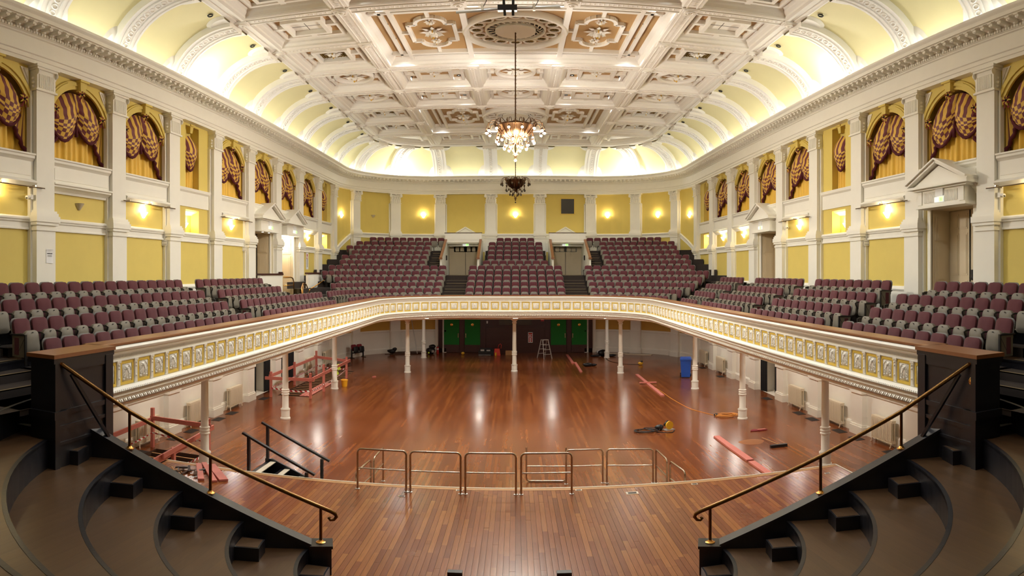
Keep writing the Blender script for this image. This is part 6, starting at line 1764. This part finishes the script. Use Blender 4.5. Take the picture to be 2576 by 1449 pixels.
# ================================================================== OTHER THINGS ON THE HALL FLOOR
# blue wheelie bin
o = tag(empty('wheelie_bin', (8.9, 33.1, 0), -.25), 'blue plastic wheelie bin standing beside a white column', 'bin')
m = MB(); m.use('blue_plastic')
def taper(m, w0, d0, w1, d1, z0, z1): m.add([(-w0, -d0, z0), (w0, -d0, z0), (w0, d0, z0), (-w0, d0, z0), (-w1, -d1, z1), (w1, -d1, z1), (w1, d1, z1), (-w1, d1, z1)], [(3, 2, 1, 0), (4, 5, 6, 7), (0, 1, 5, 4), (1, 2, 6, 5), (2, 3, 7, 6), (3, 0, 4, 7)])
taper(m, .23, .27, .28, .34, .04, .96); m.box(-.3, .3, -.36, .36, .94, 1.0); link('body', m.mesh('body'), o)
m = MB(); m.use('blue_plastic'); taper(m, .31, .37, .27, .3, 1.0, 1.07); m.box(-.2, .2, .34, .4, 1.0, 1.05); link('lid', m.mesh('lid'), o)
for x in (-.27, .27):
    m = MB(); m.use('black_plastic'); m.lathe([(.1, -.025), (.1, .025)], 14, T=lambda a, b, c, x=x: (x + c, .27 + a, .1 + b)); link('wheel', m.mesh('wheel'), o)
m = MB(); m.use('blue_plastic'); m.tube([(-.26, .36, .98), (-.26, .42, 1.02), (.26, .42, 1.02), (.26, .36, .98)], .018, 6); link('handle', m.mesh('handle'), o)
# stepladder
o = tag(empty('stepladder', (1.88, 41.8, 0), .5), 'aluminium stepladder standing open before the dark screen', 'ladder')
m = MB(); m.use('alloy'); m.box(-.22, .22, -.16, .14, 1.2, 1.24); link('platform', m.mesh('platform'), o)
for sy in (-1, 1):
    for sx in (-1, 1):
        m = MB(); m.use('alloy'); m.bar((sx * .2, sy * .1, 1.2), (sx * .3, sy * .42, 0), .03, .06); link('leg', m.mesh('leg'), o)
    for i in range(3):
        t = (i + 1) / 4; m = MB(); m.use('alloy'); m.box(-.2 - .1 * t, .2 + .1 * t, sy * (.1 + .32 * t) - .04, sy * (.1 + .32 * t) + .04, 1.2 * (1 - t) - .015, 1.2 * (1 - t) + .015); link('rung', m.mesh('rung'), o)
# fire extinguisher, bags, tool boxes, red cart
o = tag(empty('fire_extinguisher', (-5.3, 43.9, 0)), 'red fire extinguisher on the floor beside the dark screen', 'extinguisher')
m = MB(); m.use('red_paint'); m.lathe([(.001, 0), (.085, .0), (.085, .42), (.06, .48), (.02, .5), (.001, .5)], 16, cap=False); link('cylinder', m.mesh('cylinder', smooth=40), o)
m = MB(); m.use('paper'); m.lathe([(.0865, .3), (.0865, .38)], 16, cap=False); link('label_band', m.mesh('label_band'), o)
m = MB(); m.use('black_plastic'); m.box(-.02, .02, -.06, .02, .5, .56); m.tube([(.03, 0, .5), (.1, .0, .42), (.1, .0, .2)], .012, 6); link('valve', m.mesh('valve'), o)
def lump(m, c, s, n=10):
    m.lathe([(max(math.sin(PI * i / 6), .02) * 1, -math.cos(PI * i / 6)) for i in range(7)], n, T=lambda x, y, z: (c[0] + x * s[0] * (1 + .12 * math.sin(3 * y + 2 * z)), c[1] + y * s[1], max(c[2] + z * s[2] * (1 + .1 * math.sin(4 * x)), 0)), cap=False)
o = tag(empty('tool_bag', (-5.75, 43.7, 0)), 'black tool bag piled with gear beside the extinguisher', 'bag')
m = MB(); m.use('black_plastic'); lump(m, (0, 0, .22), (.32, .24, .26)); lump(m, (.1, .05, .5), (.24, .18, .16)); link('bag_body', m.mesh('bag_body', smooth=True), o)
m = MB(); m.use('alloy'); m.box(.1, .28, -.28, -.2, .14, .3); link('metal_box', m.mesh('metal_box'), o); m = MB(); m.use('hivis'); m.box(-.15, -.04, -.3, -.26, .08, .17); link('yellow_case', m.mesh('yellow_case'), o)
m = MB(); m.use('black_plastic'); lump(m, (0, 0, .12), (.3, .16, .14)); lump(m, (.22, .02, .26), (.16, .12, .12)); o = tag(m.build('dark_bag', smooth=True), 'small black bag lying on the old boards by the curved wall', 'bag'); o.location = (-8.35, 43.1, .1)
o = tag(empty('tool_case', (-1.95, 43.3, 0)), 'open black tool case with tools before the dark screen', 'tool case')
m = MB(); m.use('black_plastic'); m.box(-.52, .5, -.2, .2, 0, .3); m.box(-.45, .42, .12, .2, .3, .5); link('case', m.mesh('case'), o)
m = MB(); m.use('alloy'); m.box(-.38, -.14, -.05, .05, .3, .4); m.box(.02, .26, -.05, .05, .3, .38); m.box(-.5, .3, -.3, -.24, .04, .07); m.use('tool_yellow'); m.box(.58, .68, -.12, -.02, 0, .2); link('tools', m.mesh('tools'), o)
m = MB(); m.use('tool_yellow'); lump(m, (0, 0, .09), (.12, .1, .1)); o = tag(m.build('tape_measure', smooth=True), 'small yellow tool on the floor between two green doors', 'tool'); o.location = (-3.55, 43.6, 0)
o = tag(empty('red_stool', (-1.2, 43.4, 0)), 'small red-orange stool with a loop handle before the dark screen', 'stool')
m = MB(); m.use('red_orange'); m.add([(-.24, -.15, 0), (.2, -.15, 0), (.2, .15, 0), (-.24, .15, 0), (-.2, -.12, .45), (.14, -.12, .45), (.14, .12, .45), (-.2, .12, .45)], [(4, 5, 6, 7), (0, 1, 5, 4), (1, 2, 6, 5), (2, 3, 7, 6), (3, 0, 4, 7)]); link('body', m.mesh('body'), o)
m = MB(); m.use('red_orange'); m.tube([(.02, 0, .44), (.08, 0, .7), (.2, 0, .78), (.26, 0, .68), (.22, 0, .46)], .02, 6); link('loop_handle', m.mesh('loop_handle', smooth=True), o)
m = MB(); m.use('raw_wood'); m.box(-.22, .22, -.1, .1, 0, .3); o = tag(m.build('wood_block'), 'pale wooden box behind the middle column', 'box'); o.location = (-.45, 43.6, 0)
def tool(nm, lab, loc, parts):
    o = tag(empty(nm, loc), lab, 'tool')
    for pn, mm, c, s in parts:
        m = MB(); m.use(mm); lump(m, c, s); link(pn, m.mesh(pn, smooth=True), o)
    return o
tool('black_drill', 'black power tool on the floor beside the pink timber', (4.25, 38.0, 0), [('body', 'black_plastic', (0, 0, .1), (.3, .14, .12)), ('grip', 'black_plastic', (.35, .1, .07), (.22, .08, .08))])
tool('black_tool_pile', 'black tools heaped beside the far column', (5.75, 42.6, 0), [('body', 'black_plastic', (0, 0, .2), (.3, .2, .24)), ('hose', 'black_plastic', (.5, -.3, .08), (.4, .14, .09)), ('strap', 'black_plastic', (-.5, -.2, .06), (.35, .15, .07))])
tool('pale_bag', 'crumpled pale bag by the white wall next to green doors', (5.85, 44.1, 0), [('bag', 'paper', (0, 0, .1), (.36, .2, .14)), ('fold', 'paper', (.18, -.05, .16), (.2, .16, .1))])
tool('yellow_planer', 'small yellow power tool trailing its lead by the far wall', (7.45, 38.1, 0), [('body', 'tool_yellow', (0, 0, .1), (.16, .1, .1)), ('grip', 'black_plastic', (.05, .0, .2), (.08, .08, .08))])
def cord(nm, lab, pts, r, mm, sub=6):
    P = [Vector(p) for p in pts]; out = []
    for i in range(len(P) - 1):
        p0, p1, p2, p3 = P[max(i - 1, 0)], P[i], P[i + 1], P[min(i + 2, len(P) - 1)]
        for k in range(sub):
            t = k / sub; out.append(tuple(.5 * ((2 * p1) + (-p0 + p2) * t + (2 * p0 - 5 * p1 + 4 * p2 - p3) * t * t + (-p0 + 3 * p1 - 3 * p2 + p3) * t ** 3)))
    out.append(tuple(P[-1])); m = MB(); m.use(mm); m.tube(out, r, 5)
    return tag(m.build(nm, smooth=True), lab, 'cord')
cord('power_lead', 'black power lead trailing to the yellow tool by the far wall', [(5.9, 42.4, .012), (5.85, 40.2, .012), (6.5, 38.7, .012), (7.3, 38.3, .012), (7.4, 38.1, .03)], .014, 'black_plastic')
cord('extension_lead', 'thin orange lead running across the floor to its coil', [(6.6, 30.6, .01), (6.7, 29.3, .01), (6.75, 27.4, .01), (6.95, 25.3, .01), (7.3, 24.3, .01), (7.58, 23.62, .012)], .011, 'cord_orange')
cl = []
for i in range(70):
    a = i * .52; r_ = .28 + .09 * math.sin(i * .37); cl.append((7.95 + 1.25 * r_ * math.cos(a), 23.5 + .85 * r_ * math.sin(a), .012 + .0012 * i))
cord('lead_coil', 'coil of yellow extension lead on the floor', cl, .012, 'cord_orange', 2)
m = MB(); m.use('black_plastic'); lump(m, (0, 0, .05), (.09, .06, .06)); o = tag(m.build('lead_plug', smooth=True), 'black plug socket at the start of the yellow coil', 'plug'); o.location = (7.55, 23.62, 0)
# circular saw with black lead
o = tag(empty('circular_saw', (5.3, 21.95, 0), .4), 'yellow and black circular saw on the floor with coiled lead', 'saw')
m = MB(); m.use('tool_yellow'); m.lathe([(.001, -.05), (.15, -.05), (.15, .0), (.001, .0)], 18, cap=False, T=lambda a, b, c: (a, c, .17 + b)); link('blade_guard', m.mesh('blade_guard', smooth=40), o)
m = MB(); m.use('alloy'); m.box(-.2, .18, -.12, .14, .0, .02); link('base_plate', m.mesh('base_plate'), o)
m = MB(); m.use('black_plastic'); m.tube([(-.16, .08, .16), (0, .1, .3), (.14, .08, .2)], .035, 8); lump(m, (.0, .14, .17), (.1, .1, .1)); link('handle', m.mesh('handle', smooth=True), o)
m = MB(); m.use('black_plastic'); lump(m, (0, 0, .1), (.16, .1, .11)); o = tag(m.build('spare_drill', smooth=True), 'small dark drill lying between the saw and its lead', 'tool'); o.location = (4.95, 21.95, 0)
cl = []
for i in range(46):
    a = i * .6; r_ = .3 + .12 * math.sin(i * .5); cl.append((4.5 + 1.1 * r_ * math.cos(a), 21.85 + .8 * r_ * math.sin(a), .014 + .0015 * i))
cl += [(4.9, 21.6, .014), (5.3, 21.5, .014), (5.45, 21.8, .03)]
cord('saw_lead', 'tangled black lead of the circular saw', cl, .014, 'black_plastic', 2)
# broom, sawdust, cloth
o = tag(empty('broom', (8.0, 18.6, 0)), 'broom with black head and thin wooden handle lying on the floor', 'broom')
m = MB(); m.use('black_plastic'); m.box(-.28, .28, -.05, .05, 0, .09); link('head', m.mesh('head'), o)
m = MB(); m.use('raw_wood'); m.tube([(0, .03, .09), (-.08, 1.2, .03)], .014, 6); link('handle', m.mesh('handle'), o)
m = MB(); m.use('dust'); m.lathe([(.42, 0), (.3, .035), (.14, .07), (.001, .085)], 18, T=lambda a, b, c: (a * (1 + .15 * math.sin(5 * b)), b * .8, c), cap=False); o = tag(m.build('sawdust_heap', smooth=True), 'low heap of brown sawdust beside the broom', 'sawdust'); o.location = (7.45, 19.5, 0)
m = MB(); m.use('dk_red'); m.prism([(-.3, -.08), (.05, -.14), (.34, -.05), (.32, .06), (.05, .02), (-.05, .14), (-.2, .1)], 0, .03); o = tag(m.build('red_cloth'), 'crumpled dark red cloth on the floor past the sawdust', 'cloth'); o.location = (8.2, 20.9, 0)
m = MB(); m.use('pink_timber'); m.box(-.14, .14, -.04, .04, .03, .06); o2 = tag(m.build('red_scrap'), 'short red scrap lying on the dark red cloth', 'scrap'); o2.location = (8.32, 20.85, 0)
# thin sheets by the far right wall
m = MB(); m.use('white_strip'); m.box(-.9, .9, -.25, .25, 0, .03); o = tag(m.build('board_sheet'), 'pale flat sheet on the floor by the curved wall', 'sheet'); o.location = (8.3, 43.0, 0); o.rotation_euler = (0, 0, -.45)
m = MB(); m.use('white_strip'); m.box(-.6, .6, -.2, .2, 0, .03); o = tag(m.build('board_sheet'), 'pale flat sheet nearest the green doors', 'sheet'); o.location = (7.0, 43.7, 0); o.rotation_euler = (0, 0, -.2)
# mug on the choir steps
o = tag(empty('mug', (3.72, 8.52, zt_(1) + .005)), 'white mug left on the lowest choir tier beside a half-step', 'mug')
m = MB(); m.use('mug'); m.lathe([(.001, .004), (.05, 0), (.055, .02), (.055, .17), (.05, .175), (.045, .17), (.045, .02), (.001, .015)], 20, cap=False); link('body', m.mesh('body', smooth=40), o)
m = MB(); m.use('mug'); m.tube([(.05, 0, .13), (.085, 0, .12), (.09, 0, .08), (.055, 0, .05)], .008, 6); link('handle', m.mesh('handle', smooth=True), o)
# small fittings on the walls
m = MB(); m.use('white'); m.box(-.05, .05, 0, .1, -.06, .06); m.tube([(0, .1, 0), (0, .2, -.02)], .05, 10); m.use('glass_dark'); m.lathe([(.001, .201), (.038, .2)], 12, cap=False, T=lambda a, b, c: (a, c, -.02 + b)); CAMM = m.mesh('camera_body', smooth=40)
for s, y, z, lab in ((-1, 12.02, 7.5, 'small white camera on the paper-notice pilaster'), (1, 12.02, 7.55, 'small white camera on the pilaster by the big door'), (1, 25.1, 7.5, 'small white camera on the pilaster by the narrow side door')):
    o = tag(empty('wall_camera', (s * (W - .14), y, z), rzof(0, -1)), lab, 'camera', 'small white wall cameras'); link('camera_body', CAMM, o)
m = MB(); m.use('white'); m.box(-.09, .09, 0, .03, -.09, .09); m.use('ink')
for a in (-.05, 0, .05):
    for b in (-.05, .05): m.box(a - .01, a + .01, .03, .034, b - .012, b + .012)
SWM = m.mesh('switch_box')
for s, k, lab in ((-1, 2, 'switch box on pilaster before the narrow niche, paper-notice side'), (1, 2, 'switch box on pilaster before the narrow niche, big-door side'), (-1, 4, 'switch box on pilaster by the brass-railed doors')):
    o = tag(empty('switch_box', (s * (W - .08), YK(k) - PILW / 2 - .08, 6.58), rzof(-s * .4, -.9)), lab, 'switch', 'small switch boxes'); link('plate', SWM, o)
